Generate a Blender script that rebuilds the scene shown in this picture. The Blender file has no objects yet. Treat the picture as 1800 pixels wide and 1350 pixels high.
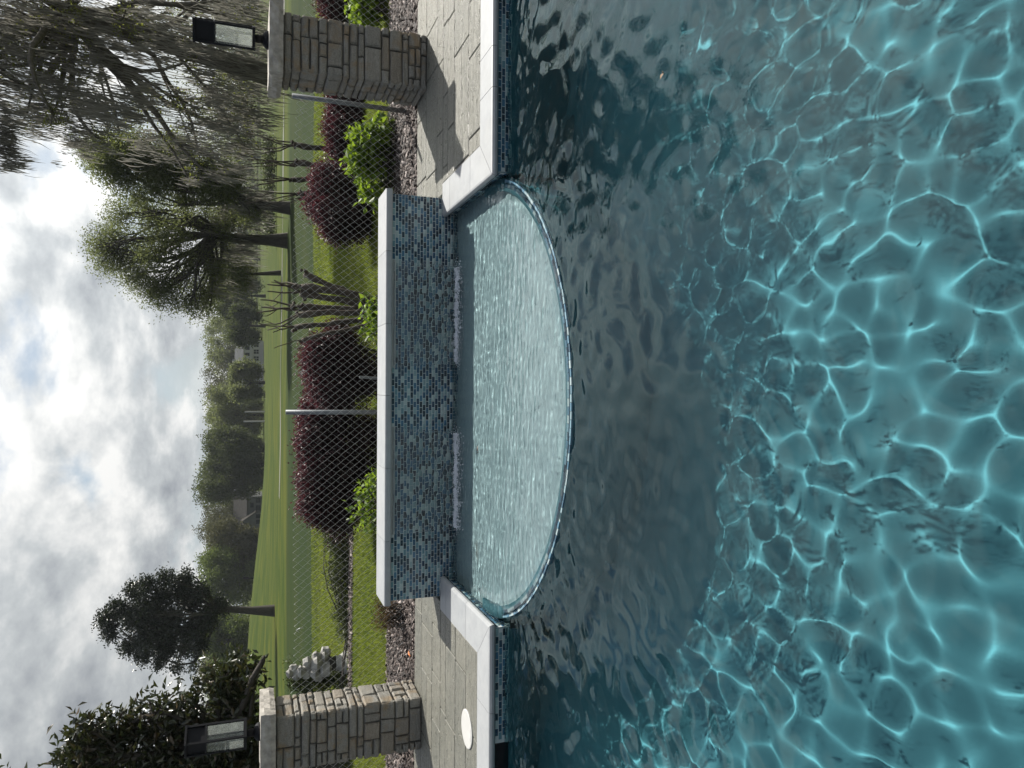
import bpy, math, random
import numpy as np
from mathutils import Vector, Matrix

S = bpy.context.scene
COL = S.collection
R = math.radians

# ------------------------------------------------------------------ camera
F_PX, CU, CV, CAM_H = 1300.0, 675.0, 900.0, 1.67
PITCH, ROLL = math.atan(466 / F_PX), R(0.3)
_c, _s = math.cos(PITCH), math.sin(PITCH)
_r0, _u0, FWD = Vector((1, 0, 0)), Vector((0, _s, _c)), Vector((0, _c, -_s))
RGT = math.cos(ROLL) * _r0 + math.sin(ROLL) * _u0
UPV = -math.sin(ROLL) * _r0 + math.cos(ROLL) * _u0
EYE = Vector((0, 0, CAM_H))
cam = bpy.data.cameras.new('camera')
cam_o = bpy.data.objects.new('camera', cam)
COL.objects.link(cam_o)
S.camera = cam_o
cam.lens, cam.sensor_width, cam.clip_start, cam.clip_end = 26.0, 36.0, 0.05, 3000
# the phone was held upright and the picture lies on its side: the camera is rolled a quarter turn
cx, cy, cz = -UPV, RGT, -FWD
cam_o.matrix_world = Matrix(((cx[0], cy[0], cz[0], EYE[0]), (cx[1], cy[1], cz[1], EYE[1]), (cx[2], cy[2], cz[2], EYE[2]), (0, 0, 0, 1)))

# ------------------------------------------------------------------ world: sky and clouds
SUN_DIR = Vector((0.66, 0.68, 1.0)).normalized()
SUN_EL, SUN_AZ = math.asin(SUN_DIR.z), math.atan2(SUN_DIR.x, SUN_DIR.y)
W = bpy.data.worlds.new('World')
S.world = W
W.use_nodes = True
def build_world():
    nt = W.node_tree
    N, Lk = nt.nodes, nt.links
    bg = N['Background']
    bg.inputs[1].default_value = 0.08
    sky = N.new('ShaderNodeTexSky')
    sky.sky_type, sky.sun_disc = 'NISHITA', False
    sky.sun_elevation, sky.sun_rotation = SUN_EL, SUN_AZ
    sky.air_density, sky.dust_density, sky.ozone_density = 1.0, 3.0, 1.0
    tc = N.new('ShaderNodeTexCoord')
    sep = N.new('ShaderNodeSeparateXYZ')
    Lk.new(tc.outputs['Generated'], sep.inputs[0])
    def M(op, a, b=None, c=None):
        n = N.new('ShaderNodeMath'); n.operation = op
        for i, x in enumerate((a, b, c)):
            if x is None: continue
            if isinstance(x, (int, float)): n.inputs[i].default_value = x
            else: Lk.new(x, n.inputs[i])
        return n.outputs[0]
    z = M('MAXIMUM', sep.outputs[2], 0.0)
    k = M('ADD', z, 0.55)
    px, py = M('DIVIDE', sep.outputs[0], k), M('DIVIDE', sep.outputs[1], k)
    def noise(dx, dy, scale, detail, rough, dist=0.0, zz=0.0):
        cmb = N.new('ShaderNodeCombineXYZ')
        Lk.new(M('ADD', px, dx), cmb.inputs[0]); Lk.new(M('ADD', py, dy), cmb.inputs[1]); cmb.inputs[2].default_value = zz
        t = N.new('ShaderNodeTexNoise')
        t.inputs['Scale'].default_value, t.inputs['Detail'].default_value, t.inputs['Roughness'].default_value, t.inputs['Distortion'].default_value = scale, detail, rough, dist
        Lk.new(cmb.outputs[0], t.inputs['Vector'])
        return t.outputs[0]
    big = noise(3.1, 7.7, 1.25, 3, 0.5)
    d0 = noise(1.7, 0.4, 3.0, 9, 0.58, 0.15)
    d1 = noise(1.7 + 0.022, 0.4 - 0.05, 3.0, 9, 0.58, 0.15)
    dens = M('ADD', M('MULTIPLY', d0, 0.60), M('MULTIPLY', big, 0.46))
    def mapr(x, a0, a1, b0, b1, smooth=False):
        n = N.new('ShaderNodeMapRange')
        if smooth: n.interpolation_type = 'SMOOTHSTEP'
        for i, q in enumerate((a0, a1, b0, b1)): n.inputs[i+1].default_value = q
        Lk.new(x, n.inputs[0]); return n.outputs[0]
    # broken cloud overhead, closing to a bright bank low down
    dens = M('SUBTRACT', dens, mapr(z, 0.22, 0.80, 0.0, 0.10))
    cover = M('MAXIMUM', mapr(dens, 0.428, 0.503, 0, 1, True), mapr(z, 0.0, 0.10, 0.7, 0.0))
    lit = M('MULTIPLY_ADD', M('SUBTRACT', d0, d1), 4.2, 0.56)
    fine = noise(5.3, 2.2, 11, 7, 0.6, 0.3)
    lit = M('ADD', lit, M('MULTIPLY_ADD', fine, 0.5, -0.25))
    lum = M('ADD', lit, mapr(dens, 0.47, 0.62, 0.26, -0.36))
    ramp = N.new('ShaderNodeValToRGB')
    e = ramp.color_ramp.elements
    e[0].position, e[0].color = 0.05, (3.7, 4.0, 4.4, 1)
    e[1].position, e[1].color = 0.92, (10.6, 10.6, 10.4, 1)
    m_ = ramp.color_ramp.elements.new(0.5); m_.color = (6.4, 6.75, 6.95, 1)
    Lk.new(lum, ramp.inputs[0])
    # thin cloud scatters most light round the sun and less away from it
    vd = N.new('ShaderNodeVectorMath'); vd.operation = 'DOT_PRODUCT'
    nv = N.new('ShaderNodeVectorMath'); nv.operation = 'NORMALIZE'
    Lk.new(tc.outputs['Generated'], nv.inputs[0]); Lk.new(nv.outputs[0], vd.inputs[0]); vd.inputs[1].default_value = SUN_DIR
    dt = M('MAXIMUM', vd.outputs['Value'], 0.0)
    phase = M('ADD', M('MULTIPLY_ADD', M('POWER', dt, 7.0), 0.8, 0.38), M('MULTIPLY', dt, 0.70))
    cl = N.new('ShaderNodeVectorMath'); cl.operation = 'SCALE'; Lk.new(ramp.outputs[0], cl.inputs[0]); Lk.new(phase, cl.inputs['Scale'])
    skyb = N.new('ShaderNodeMix'); skyb.data_type = 'RGBA'
    Lk.new(mapr(z, 0.0, 0.5, 0.6, 0.0), skyb.inputs[0]); Lk.new(sky.outputs[0], skyb.inputs[6]); skyb.inputs[7].default_value = (4.2, 5.4, 6.4, 1)
    mix = N.new('ShaderNodeMix'); mix.data_type = 'RGBA'
    Lk.new(cover, mix.inputs[0]); Lk.new(skyb.outputs[2], mix.inputs[6]); Lk.new(cl.outputs[0], mix.inputs[7])
    Lk.new(mix.outputs[2], bg.inputs[0])
build_world()

# ------------------------------------------------------------------ sun
sun = bpy.data.lights.new('sun', 'SUN')
sun_o = bpy.data.objects.new('sun', sun)
COL.objects.link(sun_o)
sun.energy, sun.angle, sun.color = 5.0, R(0.53), (1.0, 0.95, 0.87)
sun.cycles.is_caustics_light = True
sun_o.rotation_euler = SUN_DIR.to_track_quat('Z', 'Y').to_euler()
sun_o.location = (20, 20, 30)

# ------------------------------------------------------------------ exposure, sampling
S.view_settings.view_transform, S.view_settings.look = 'Standard', 'None'
S.view_settings.exposure, S.view_settings.gamma = 0.55, 1.0
S.view_settings.use_curve_mapping = False
CY = S.cycles
CY.max_bounces, CY.transmission_bounces, CY.transparent_max_bounces, CY.diffuse_bounces, CY.glossy_bounces = 10, 8, 12, 3, 4
CY.caustics_refractive, CY.caustics_reflective = True, False
CY.sample_clamp_indirect = 6.0
CY.blur_glossy = 0.3
try:
    CY.use_denoising = True
    CY.denoiser = 'OPENIMAGEDENOISE'
except Exception: pass

# ------------------------------------------------------------------ helpers
rnd = random.Random(7)
rng = np.random.default_rng(11)

def ray(u, v):
    return RGT * ((u - CU) / F_PX) + UPV * ((CV - v) / F_PX) + FWD
def atY(u, v, Y):
    d = ray(u, v); return EYE + d * (Y / d.y)
def atZ(u, v, z):
    d = ray(u, v); return EYE + d * ((z - CAM_H) / d.z)

def link(name, me, parent=None, mats=None, loc=None):
    o = bpy.data.objects.new(name, me)
    COL.objects.link(o)
    if mats is not None and me is not None:
        for m in (mats if isinstance(mats, (list, tuple)) else [mats]): me.materials.append(m)
    if parent is not None: o.parent = parent
    if loc is not None: o.location = loc
    return o
def place(name, me, parent, loc, rot=None, scale=None):     # another object on shared mesh data
    o = bpy.data.objects.new(name, me); COL.objects.link(o); o.parent = parent; o.location = loc
    if rot is not None: o.rotation_euler = rot
    if scale is not None: o.scale = scale
    return o
def tag(o, label=None, cat=None, group=None, kind=None):
    for k, x in (('label', label), ('category', cat), ('group', group), ('kind', kind)):
        if x: o[k] = x
    return o
def empty(name, loc, label, cat, group=None, kind=None):
    o = bpy.data.objects.new(name, None); COL.objects.link(o); o.location = loc; o.empty_display_size = 0.1
    return tag(o, label, cat, group, kind)

def np_mesh(name, verts, quads=None, tris=None, smooth=False, mat_idx=None):
    me = bpy.data.meshes.new(name)
    verts = np.asarray(verts, dtype=np.float32).reshape(-1, 3)
    me.vertices.add(len(verts)); me.vertices.foreach_set('co', verts.ravel())
    parts, starts, n = [], [], 0
    if quads is not None and len(quads):
        q = np.asarray(quads, dtype=np.int32); parts.append(q.ravel()); starts.append(n + np.arange(0, q.size, 4)); n += q.size
    if tris is not None and len(tris):
        t = np.asarray(tris, dtype=np.int32); parts.append(t.ravel()); starts.append(n + np.arange(0, t.size, 3)); n += t.size
    li, ls = np.concatenate(parts), np.concatenate(starts)
    me.loops.add(len(li)); me.loops.foreach_set('vertex_index', li.astype(np.int32))
    me.polygons.add(len(ls)); me.polygons.foreach_set('loop_start', ls.astype(np.int32))
    if smooth: me.polygons.foreach_set('use_smooth', np.ones(len(ls), bool))
    me.update(calc_edges=True); me.validate()
    return me

class MB:
    """collects polygons; build() links them as one mesh object"""
    def __init__(self): self.v, self.f = [], []
    def add(self, vs, fs):
        n = len(self.v); self.v += [tuple(p) for p in vs]; self.f += [tuple(n + i for i in f) for f in fs]
    def box(self, x0, x1, y0, y1, z0, z1):
        self.add([(x0,y0,z0),(x1,y0,z0),(x1,y1,z0),(x0,y1,z0),(x0,y0,z1),(x1,y0,z1),(x1,y1,z1),(x0,y1,z1)],
                 [(0,3,2,1),(4,5,6,7),(0,1,5,4),(1,2,6,5),(2,3,7,6),(3,0,4,7)]); return self
    def bbox(self, x0, x1, y0, y1, z0, z1, b):     # box with its upper and vertical edges chamfered
        for (a, z) in (): pass
        lo = [(x0+b,y0),(x1-b,y0),(x1,y0+b),(x1,y1-b),(x1-b,y1),(x0+b,y1),(x0,y1-b),(x0,y0+b)]
        ins = [(x0+2*b,y0+b),(x1-2*b,y0+b),(x1-b,y0+2*b),(x1-b,y1-2*b),(x1-2*b,y1-b),(x0+2*b,y1-b),(x0+b,y1-2*b),(x0+b,y0+2*b)]
        vs = [(x,y,z0) for x,y in lo]+[(x,y,z1-b) for x,y in lo]+[(x,y,z1) for x,y in ins]
        fs = [tuple(range(7,-1,-1)), tuple(range(16,24))]
        for k in range(8):
            j = (k+1) % 8
            fs += [(k,j,8+j,8+k),(8+k,8+j,16+j,16+k)]
        self.add(vs, fs); return self
    def tube(self, pts, rads, n=6, cap=True):
        pts = [Vector(p) for p in pts]
        rings = []
        prev = None
        for i, p in enumerate(pts):
            t = (pts[min(i+1,len(pts)-1)] - pts[max(i-1,0)])
            t = t.normalized() if t.length > 1e-9 else Vector((0,0,1))
            ref = prev if prev is not None else (Vector((1,0,0)) if abs(t.x) < .9 else Vector((0,1,0)))
            a = (ref - t * ref.dot(t)); a = a.normalized() if a.length > 1e-6 else t.orthogonal().normalized()
            prev = a; b = t.cross(a)
            r = rads[i] if hasattr(rads, '__len__') else rads
            rings.append([p + (a*math.cos(2*math.pi*k/n) + b*math.sin(2*math.pi*k/n)) * r for k in range(n)])
        vs = [q for rg in rings for q in rg]; fs = []
        for i in range(len(rings)-1):
            for k in range(n):
                j = (k+1) % n
                fs.append((i*n+k, i*n+j, (i+1)*n+j, (i+1)*n+k))
        if cap: fs += [tuple(range(n-1,-1,-1)), tuple((len(rings)-1)*n+k for k in range(n))]
        self.add(vs, fs); return self
    def lathe(self, c, prof, n=16):
        vs, fs = [], []
        for r, z in prof:
            vs += [(c[0]+r*math.cos(2*math.pi*k/n), c[1]+r*math.sin(2*math.pi*k/n), c[2]+z) for k in range(n)]
        for i in range(len(prof)-1):
            for k in range(n):
                j = (k+1) % n; fs.append((i*n+k,i*n+j,(i+1)*n+j,(i+1)*n+k))
        fs += [tuple(range(n-1,-1,-1)), tuple((len(prof)-1)*n+k for k in range(n))]
        self.add(vs, fs); return self
    def mesh(self, name, smooth=False):
        me = bpy.data.meshes.new(name); me.from_pydata(self.v, [], self.f)
        if smooth: me.polygons.foreach_set('use_smooth', np.ones(len(me.polygons), bool))
        me.update(); return me
    def build(self, name, mat, parent=None, smooth=False, loc=None):
        return link(name, self.mesh(name, smooth), parent, mat, loc)

# ------------------------------------------------------------------ materials
class NB:
    def __init__(self, name):
        self.m = bpy.data.materials.new(name); self.m.use_nodes = True
        self.nt = self.m.node_tree; self.N = self.nt.nodes; self.L = self.nt.links
        self.p = self.N['Principled BSDF']; self.out = self.N['Material Output']
    def set(self, k, x):
        if isinstance(x, bpy.types.NodeSocket): self.L.new(x, self.p.inputs[k])
        else: self.p.inputs[k].default_value = x
    def coord(self, kind='Object', scale=(1,1,1)):
        if kind == 'Pos':
            o = self.N.new('ShaderNodeNewGeometry').outputs['Position']
        else: o = self.N.new('ShaderNodeTexCoord').outputs[kind]
        mp = self.N.new('ShaderNodeMapping'); mp.inputs['Scale'].default_value = scale
        self.L.new(o, mp.inputs[0]); return mp.outputs[0]
    def noise(self, vec, scale=5, detail=4, rough=.55, dist=0.0):
        t = self.N.new('ShaderNodeTexNoise'); t.inputs['Scale'].default_value = scale; t.inputs['Detail'].default_value = detail
        t.inputs['Roughness'].default_value = rough; t.inputs['Distortion'].default_value = dist
        self.L.new(vec, t.inputs['Vector']); return t.outputs[0]
    def voro(self, vec, scale=5, out='Distance'):
        t = self.N.new('ShaderNodeTexVoronoi'); t.inputs['Scale'].default_value = scale; self.L.new(vec, t.inputs['Vector']); return t.outputs[out]
    def ramp(self, fac, stops, interp='LINEAR'):
        r = self.N.new('ShaderNodeValToRGB'); r.color_ramp.interpolation = interp; e = r.color_ramp.elements
        while len(e) < len(stops): e.new(0.5)
        for i, (p, c) in enumerate(stops):
            e[i].position = p; e[i].color = (*c, 1) if len(c) == 3 else c
        self.L.new(fac, r.inputs[0]); return r.outputs[0]
    def mix(self, fac, a, b, mode='MIX'):
        n = self.N.new('ShaderNodeMix'); n.data_type = 'RGBA'; n.blend_type = mode
        for i, x in ((0, fac), (6, a), (7, b)):
            if isinstance(x, bpy.types.NodeSocket): self.L.new(x, n.inputs[i])
            elif i == 0: n.inputs[0].default_value = x
            else: n.inputs[i].default_value = (*x, 1) if len(x) == 3 else x
        return n.outputs[2]
    def math(self, op, a, b=None):
        n = self.N.new('ShaderNodeMath'); n.operation = op
        for i, x in enumerate((a, b)):
            if x is None: continue
            if isinstance(x, (int, float)): n.inputs[i].default_value = x
            else: self.L.new(x, n.inputs[i])
        return n.outputs[0]
    def bump(self, h, strength=.4, dist=.01):
        b = self.N.new('ShaderNodeBump'); b.inputs['Strength'].default_value = strength; b.inputs['Distance'].default_value = dist
        self.L.new(h, b.inputs['Height']); self.L.new(b.outputs[0], self.p.inputs['Normal'])
    def rand(self, island=False):
        if island: return self.N.new('ShaderNodeNewGeometry').outputs['Random Per Island']
        return self.N.new('ShaderNodeObjectInfo').outputs['Random']

def mat_stone_white():
    b = NB('white_marble')
    v = b.coord('Pos')
    n = b.noise(v, 9, 6, .65, .6); n2 = b.noise(v, 140, 3)
    st = b.ramp(b.noise(v, 3.2, 6, .68, .9), [(.50,(0,)*3),(.72,(1,)*3)])
    col = b.mix(b.math('MULTIPLY', n2, .25), b.ramp(n, [(.3,(.25,.265,.28)),(.7,(.345,.36,.365))]), (.26,.275,.285))
    col = b.mix(b.math('MULTIPLY', st, .38), col, (.25,.255,.245))
    rr = b.mix(.20, col, b.ramp(b.rand(), [(0,(.27,.285,.295)),(1,(.42,.425,.42))]))
    b.set('Base Color', rr); b.set('Roughness', .55); b.bump(n2, .15, .002); return b.m
def mat_paver():
    b = NB('slate_paver')
    v = b.coord('Pos')
    vs = b.coord('Pos', (.35, 2.2, 1))
    n = b.noise(v, 6, 6, .65, .8); st = b.noise(vs, 7, 5, .6, 1.2); fine = b.noise(v, 90, 3)
    c = b.ramp(n, [(.28,(.070,.074,.060)),(.5,(.115,.117,.093)),(.72,(.20,.195,.158))])
    c = b.mix(.45, c, b.ramp(st, [(.3,(.10,.105,.095)),(.7,(.24,.235,.20))]))
    c = b.mix(.35, c, b.ramp(b.rand(), [(0,(.12,.125,.115)),(.5,(.18,.178,.155)),(1,(.235,.225,.19))]))
    sp = b.ramp(b.noise(v, 38, 2), [(.68,(0,0,0)),(.74,(1,1,1))])
    c = b.mix(.35, c, b.ramp(b.noise(b.coord('Pos', (.45,1.5,1)), 16, 7, .7, 1.4), [(.34,(.055,.058,.048)),(.64,(.25,.245,.20))]))
    c = b.mix(b.math('MULTIPLY', sp, .45), c, (.38,.38,.35))
    b.set('Base Color', c)
    b.set('Roughness', b.ramp(b.noise(v, 20, 3), [(.35,(.27,)*3),(.65,(.52,)*3)]))
    clf = b.noise(b.coord('Pos', (.5,1.6,1)), 13, 7, .7, 1.6)
    h = b.math('ADD', b.math('MULTIPLY', clf, 1.2), b.math('MULTIPLY', fine, .3))
    b.bump(h, .9, .016); return b.m
def mat_simple(name, col, rough=.6, metal=0.0, var=.25, scale=12, bump=.0, bscale=60, spec=None):
    b = NB(name); v = b.coord('Pos')
    n = b.noise(v, scale, 5)
    lo = tuple(x*(1-var) for x in col); hi = tuple(min(1, x*(1+var)) for x in col)
    b.set('Base Color', b.ramp(n, [(.3,lo),(.7,hi)])); b.set('Roughness', rough); b.set('Metallic', metal)
    if spec is not None: b.set('Specular IOR Level', spec)
    if max(col) < .03: b.set('Specular IOR Level', .25)
    if bump: b.bump(b.noise(v, bscale, 4), bump, .006)
    return b.m
def mat_tile(name, island=False, pale=False):
    b = NB(name)
    r = b.rand(island)
    v = b.coord('Pos')
    st = [(0,(.006,.014,.026)),(.20,(.012,.035,.07)),(.38,(.022,.075,.135)),(.54,(.045,.13,.21)),(.68,(.12,.225,.26)),(.80,(.24,.34,.35)),(.92,(.38,.46,.45))]
    if pale: st = [(0,(.03,.075,.12)),(.15,(.07,.16,.23)),(.35,(.16,.27,.33)),(.55,(.24,.34,.37)),(.74,(.34,.42,.43)),(.88,(.12,.22,.29))]
    c = b.ramp(r, st, 'CONSTANT')
    n = b.noise(v, 45, 4, .6, 1.5)
    c = b.mix(b.math('MULTIPLY', b.ramp(n, [(.42,(0,)*3),(.66,(1,)*3)]), .28), c, (.13,.24,.29))
    b.set('Base Color', c); b.set('Roughness', .16); b.set('Specular IOR Level', .5)
    b.bump(b.noise(v, 120, 2), .12, .002); return b.m
def mat_pillar_stone():
    b = NB('pillar_stone'); v = b.coord('Pos')
    vs = b.coord('Pos', (1, 1, 3.2))
    r = b.rand()
    base = b.ramp(r, [(0,(.17,.17,.155)),(.25,(.28,.27,.235)),(.5,(.22,.205,.17)),(.7,(.35,.335,.29)),(.85,(.28,.21,.13)),(1,(.18,.18,.17))])
    n = b.noise(vs, 14, 6, .65, .5); rust = b.noise(v, 5, 4, .6, .8); fine = b.noise(v, 120, 3, .7)
    c = b.mix(.5, base, b.ramp(n, [(.3,(.11,.108,.10)),(.7,(.36,.345,.31))]))
    c = b.mix(.35, c, b.ramp(fine, [(.35,(.07,.068,.06)),(.6,(.34,.33,.30))]))
    c = b.mix(b.math('MULTIPLY', b.ramp(rust, [(.52,(0,)*3),(.66,(1,)*3)]), .55), c, (.27,.18,.085))
    b.set('Base Color', c); b.set('Roughness', .85)
    b.bump(b.math('ADD', b.math('MULTIPLY', n, .7), b.math('MULTIPLY', fine, .5)), .9, .02); return b.m
def mat_glass_water(name, col):
    m = bpy.data.materials.new(name); m.use_nodes = True; nt = m.node_tree; nt.nodes.clear()
    g = nt.nodes.new('ShaderNodeBsdfGlass'); g.inputs['IOR'].default_value = 1.333; g.inputs['Roughness'].default_value = 0.0
    g.inputs['Color'].default_value = (*col, 1)
    o = nt.nodes.new('ShaderNodeOutputMaterial'); nt.links.new(g.outputs[0], o.inputs[0]); return m
def mat_leaf(name, stops, trans=.35, tcol=(.25,.35,.04), rough=.5, spec=.3, big=.25, bigscale=.9):
    """leaf faces: each leaf its own shade, light passes through"""
    b = NB(name)
    c = b.ramp(b.rand(True), stops)
    n = b.noise(b.coord('Pos'), bigscale, 3)
    c = b.mix(b.math('MULTIPLY', b.ramp(n, [(.38,(0,)*3),(.62,(1,)*3)]), big), c, stops[-1][1])
    b.set('Base Color', c); b.set('Roughness', rough); b.set('Specular IOR Level', spec)
    t = b.N.new('ShaderNodeBsdfTranslucent')
    tc = b.mix(.5, c, tcol)
    b.L.new(tc, t.inputs[0])
    mx = b.N.new('ShaderNodeMixShader'); mx.inputs[0].default_value = trans
    b.L.new(b.p.outputs[0], mx.inputs[1]); b.L.new(t.outputs[0], mx.inputs[2]); b.L.new(mx.outputs[0], b.out.inputs[0])
    return b.m
def mat_bark(name, a, c_, sc=14):
    b = NB(name); v = b.coord('Pos', (1,1,.3))
    n = b.noise(v, sc, 6, .65, .4)
    b.set('Base Color', b.ramp(n, [(.3,a),(.7,c_)])); b.set('Roughness', .9); b.bump(n, .6, .02); return b.m
def mat_glass_pane():
    b = NB('lantern_glass'); b.set('Base Color', (.9,.92,.92,1)); b.set('Roughness', .08); b.set('IOR', 1.45)
    t = b.N.new('ShaderNodeBsdfTransparent'); t.inputs[0].default_value = (.93,.95,.95,1)
    gl = b.N.new('ShaderNodeBsdfGlossy'); gl.inputs['Roughness'].default_value = .0
    fr = b.N.new('ShaderNodeValue'); fr.outputs[0].default_value = .025
    df = b.N.new('ShaderNodeBsdfTranslucent'); df.inputs[0].default_value = (.55,.57,.54,1)
    m1 = b.N.new('ShaderNodeMixShader'); b.L.new(fr.outputs[0], m1.inputs[0]); b.L.new(t.outputs[0], m1.inputs[1]); b.L.new(gl.outputs[0], m1.inputs[2])
    m2 = b.N.new('ShaderNodeMixShader')
    dirt = b.ramp(b.noise(b.coord('Pos'), 14, 3), [(.3,(.07,)*3),(.85,(.16,)*3)])
    b.L.new(dirt, m2.inputs[0]); b.L.new(m1.outputs[0], m2.inputs[1]); b.L.new(df.outputs[0], m2.inputs[2])
    b.L.new(m2.outputs[0], b.out.inputs[0]); return b.m

M_ = dict(
    white=mat_stone_white(), paver=mat_paver(), tile=mat_tile('mosaic_tile'), tile_i=mat_tile('mosaic_tile_joined', True),
    rim=mat_tile('rim_tile', False, True),
    grout=mat_simple('grout', (.50,.55,.55), .85, var=.12),
    joint=mat_simple('deck_joint', (.15,.145,.125), .95, var=.3, bump=.3),
    pstone=mat_pillar_stone(), mortar=mat_simple('mortar', (.085,.082,.074), .95, var=.25, bump=.4),
    cap=mat_simple('cap_granite', (.34,.32,.285), .85, var=.28, scale=18, bump=.8, bscale=45),
    plaster=mat_simple('pool_plaster', (.050,.148,.180), .8, var=.07, scale=3),
    ledge=mat_simple('ledge_plaster', (.25,.345,.365), .8, var=.05, scale=4),
    black=mat_simple('black_metal', (.007,.008,.011), .7, var=.1),
    steel=mat_simple('galvanised_steel', (.15,.165,.175), .5, metal=.4, var=.2, scale=25),
    wire=mat_simple('galvanised_wire', (.50,.52,.53), .35, metal=.65, var=.1),
    lip=mat_simple('spillway_plastic', (.40,.42,.41), .5, var=.1),
    pane=mat_glass_pane(),
    water=mat_glass_water('pool_water', (.77,.95,.955)), water2=mat_glass_water('ledge_water', (.93,.975,.975)), water3=mat_glass_water('falling_water', (.97,.985,.985)),
)

def mat_ledge():
    b = NB('ledge_plaster'); v = b.coord('Pos')
    n = b.noise(v, 4, 5, .6)
    c = b.ramp(n, [(.3,(.235,.33,.35)),(.7,(.265,.36,.38))])
    q = atZ(1350 - 965, 855, -.10)
    d = b.N.new('ShaderNodeMapping'); d.inputs['Location'].default_value = (-q.x*4.2, -q.y*11, 0); d.inputs['Scale'].default_value = (4.2, 11, 0)
    g = b.N.new('ShaderNodeNewGeometry'); b.L.new(g.outputs['Position'], d.inputs[0])
    ln = b.N.new('ShaderNodeVectorMath'); ln.operation = 'LENGTH'; b.L.new(d.outputs[0], ln.inputs[0])
    wob = b.math('ADD', ln.outputs['Value'], b.math('MULTIPLY', b.noise(v, 22, 4), 1.1))
    st = b.ramp(wob, [(.45,(1,)*3),(1.0,(0,)*3)])
    c = b.mix(b.math('MULTIPLY', st, .6), c, (.16,.12,.075))
    b.set('Base Color', c); b.set('Roughness', .8); return b.m
M_['ledge'] = mat_ledge()
# ------------------------------------------------------------------ ground levels
BX0, BX1 = -1.63, 1.41           # the bay's side walls (coping nose line)
PY = 4.745                       # the coping nose of the pool's far edge
CTOP = 0.12                      # top of coping and deck
WY = 6.10                        # face of the tiled wall
RC, RR = (-0.10, 5.25), 1.575    # rim circle
DECK_Y = 7.12
PX0, PX1, PY0 = -4.6, 4.8, 0.45

def smooth(a, b, x):
    t = np.clip((x - a) / (b - a), 0, 1); return t * t * (3 - 2 * t)
def terrain(X, Y):
    X, Y = np.asarray(X, float), np.asarray(Y, float)
    z = 0.08 - .30 * smooth(9, 22, Y) - .55 * smooth(20, 70, Y) - 1.55 * smooth(60, 200, Y)
    z += 2.55 * np.exp(-((X + 40) / 22) ** 2 - ((Y - 105) / 30) ** 2)
    z += .25 * np.exp(-((X - 5) / 25) ** 2 - ((Y - 120) / 25) ** 2) + .12 * np.sin(X * .09 + Y * .05) * smooth(25, 60, Y)
    z += .03 * np.sin(X * .6 + 1) * np.sin(Y * .5) * smooth(9, 14, Y)
    z += 6 * smooth(230, 500, Y)
    return z
def tz(x, y): return float(terrain(x, y))

# ------------------------------------------------------------------ setting: terrain
def mat_grass():
    b = NB('fairway_grass'); v = b.coord('Pos')
    big = b.noise(b.coord('Pos', (.05,.11,1)), 1, 5, .6, .4)
    st = b.noise(b.coord('Pos', (.02,.9,1)), .55, 3)
    fine = b.noise(v, 26, 4, .7); mid = b.noise(v, 2.1, 4, .6)
    c = b.ramp(big, [(.30,(.026,.052,.008)),(.46,(.036,.066,.009)),(.58,(.052,.083,.012)),(.74,(.068,.068,.019))])
    c = b.mix(.45, c, b.ramp(st, [(.38,(.022,.042,.009)),(.62,(.070,.092,.020))]))
    c = b.mix(.30, c, b.ramp(mid, [(.35,(.030,.058,.010)),(.65,(.09,.12,.022))]))
    c = b.mix(.40, c, b.ramp(fine, [(.3,(.026,.048,.010)),(.7,(.09,.12,.026))]))
    pat = b.noise(b.coord('Pos', (.16,.30,1)), 1, 4, .55, .6)  # patches: sun and tree shade painted into the grass, with mowing tone
    c = b.mix(b.math('MULTIPLY', b.ramp(pat, [(.46,(0,)*3),(.62,(1,)*3)]), .55), c, (.105,.115,.018))
    c = b.mix(b.math('MULTIPLY', b.ramp(pat, [(.32,(1,)*3),(.45,(0,)*3)]), .5), c, (.022,.044,.008))
    sp = b.N.new('ShaderNodeSeparateXYZ'); b.L.new(v, sp.inputs[0])
    # a strip of long, darker rough runs across between the garden lawn and the fairway
    wob = b.math('ADD', sp.outputs[1], b.math('MULTIPLY', b.noise(b.coord('Pos', (.12,.12,1)), 1, 3), 6))
    r1 = b.N.new('ShaderNodeMapRange'); r1.inputs[1].default_value, r1.inputs[2].default_value = 22.0, 24.5; b.L.new(wob, r1.inputs[0])
    r2 = b.N.new('ShaderNodeMapRange'); r2.inputs[1].default_value, r2.inputs[2].default_value = 47.0, 43.0; b.L.new(wob, r2.inputs[0])
    c = b.mix(b.math('MULTIPLY', b.math('MULTIPLY', r1.outputs[0], r2.outputs[0]), .7), c, (.016,.032,.013))
    c = b.mix(1.0, c, (.80,.78,.74), 'MULTIPLY')
    b.set('Base Color', c); b.set('Roughness', .9); b.set('Specular IOR Level', .05)
    b.set('Sheen Weight', 0.0)
    b.bump(fine, .5, .02); return b.m
def build_terrain():
    ys = np.concatenate([np.linspace(DECK_Y - .02, 30, 120), np.geomspace(30.4, 1200, 110)])
    xs = np.concatenate([-np.geomspace(800, 25, 36), np.linspace(-24, 24, 110), np.geomspace(25, 800, 36)])
    X, Y = np.meshgrid(xs, ys)
    v = np.stack([X, Y, terrain(X, Y)], -1)
    i = np.arange(X.size).reshape(X.shape)
    q = np.stack([i[:-1,:-1], i[:-1,1:], i[1:,1:], i[1:,:-1]], -1).reshape(-1, 4)
    o = link('fairway_ground', np_mesh('fairway_ground', v, q, smooth=True), None, mat_grass())
    tag(o, kind='structure')
    # ground round and behind the pool, under the deck
    g = MB()
    g.add([(-800,-300,-2.2),(800,-300,-2.2),(800,DECK_Y,-2.2),(-800,DECK_Y,-2.2)], [(0,1,2,3)])
    tag(g.build('subsoil_ground', M_['mortar']), kind='structure')
build_terrain()

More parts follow.
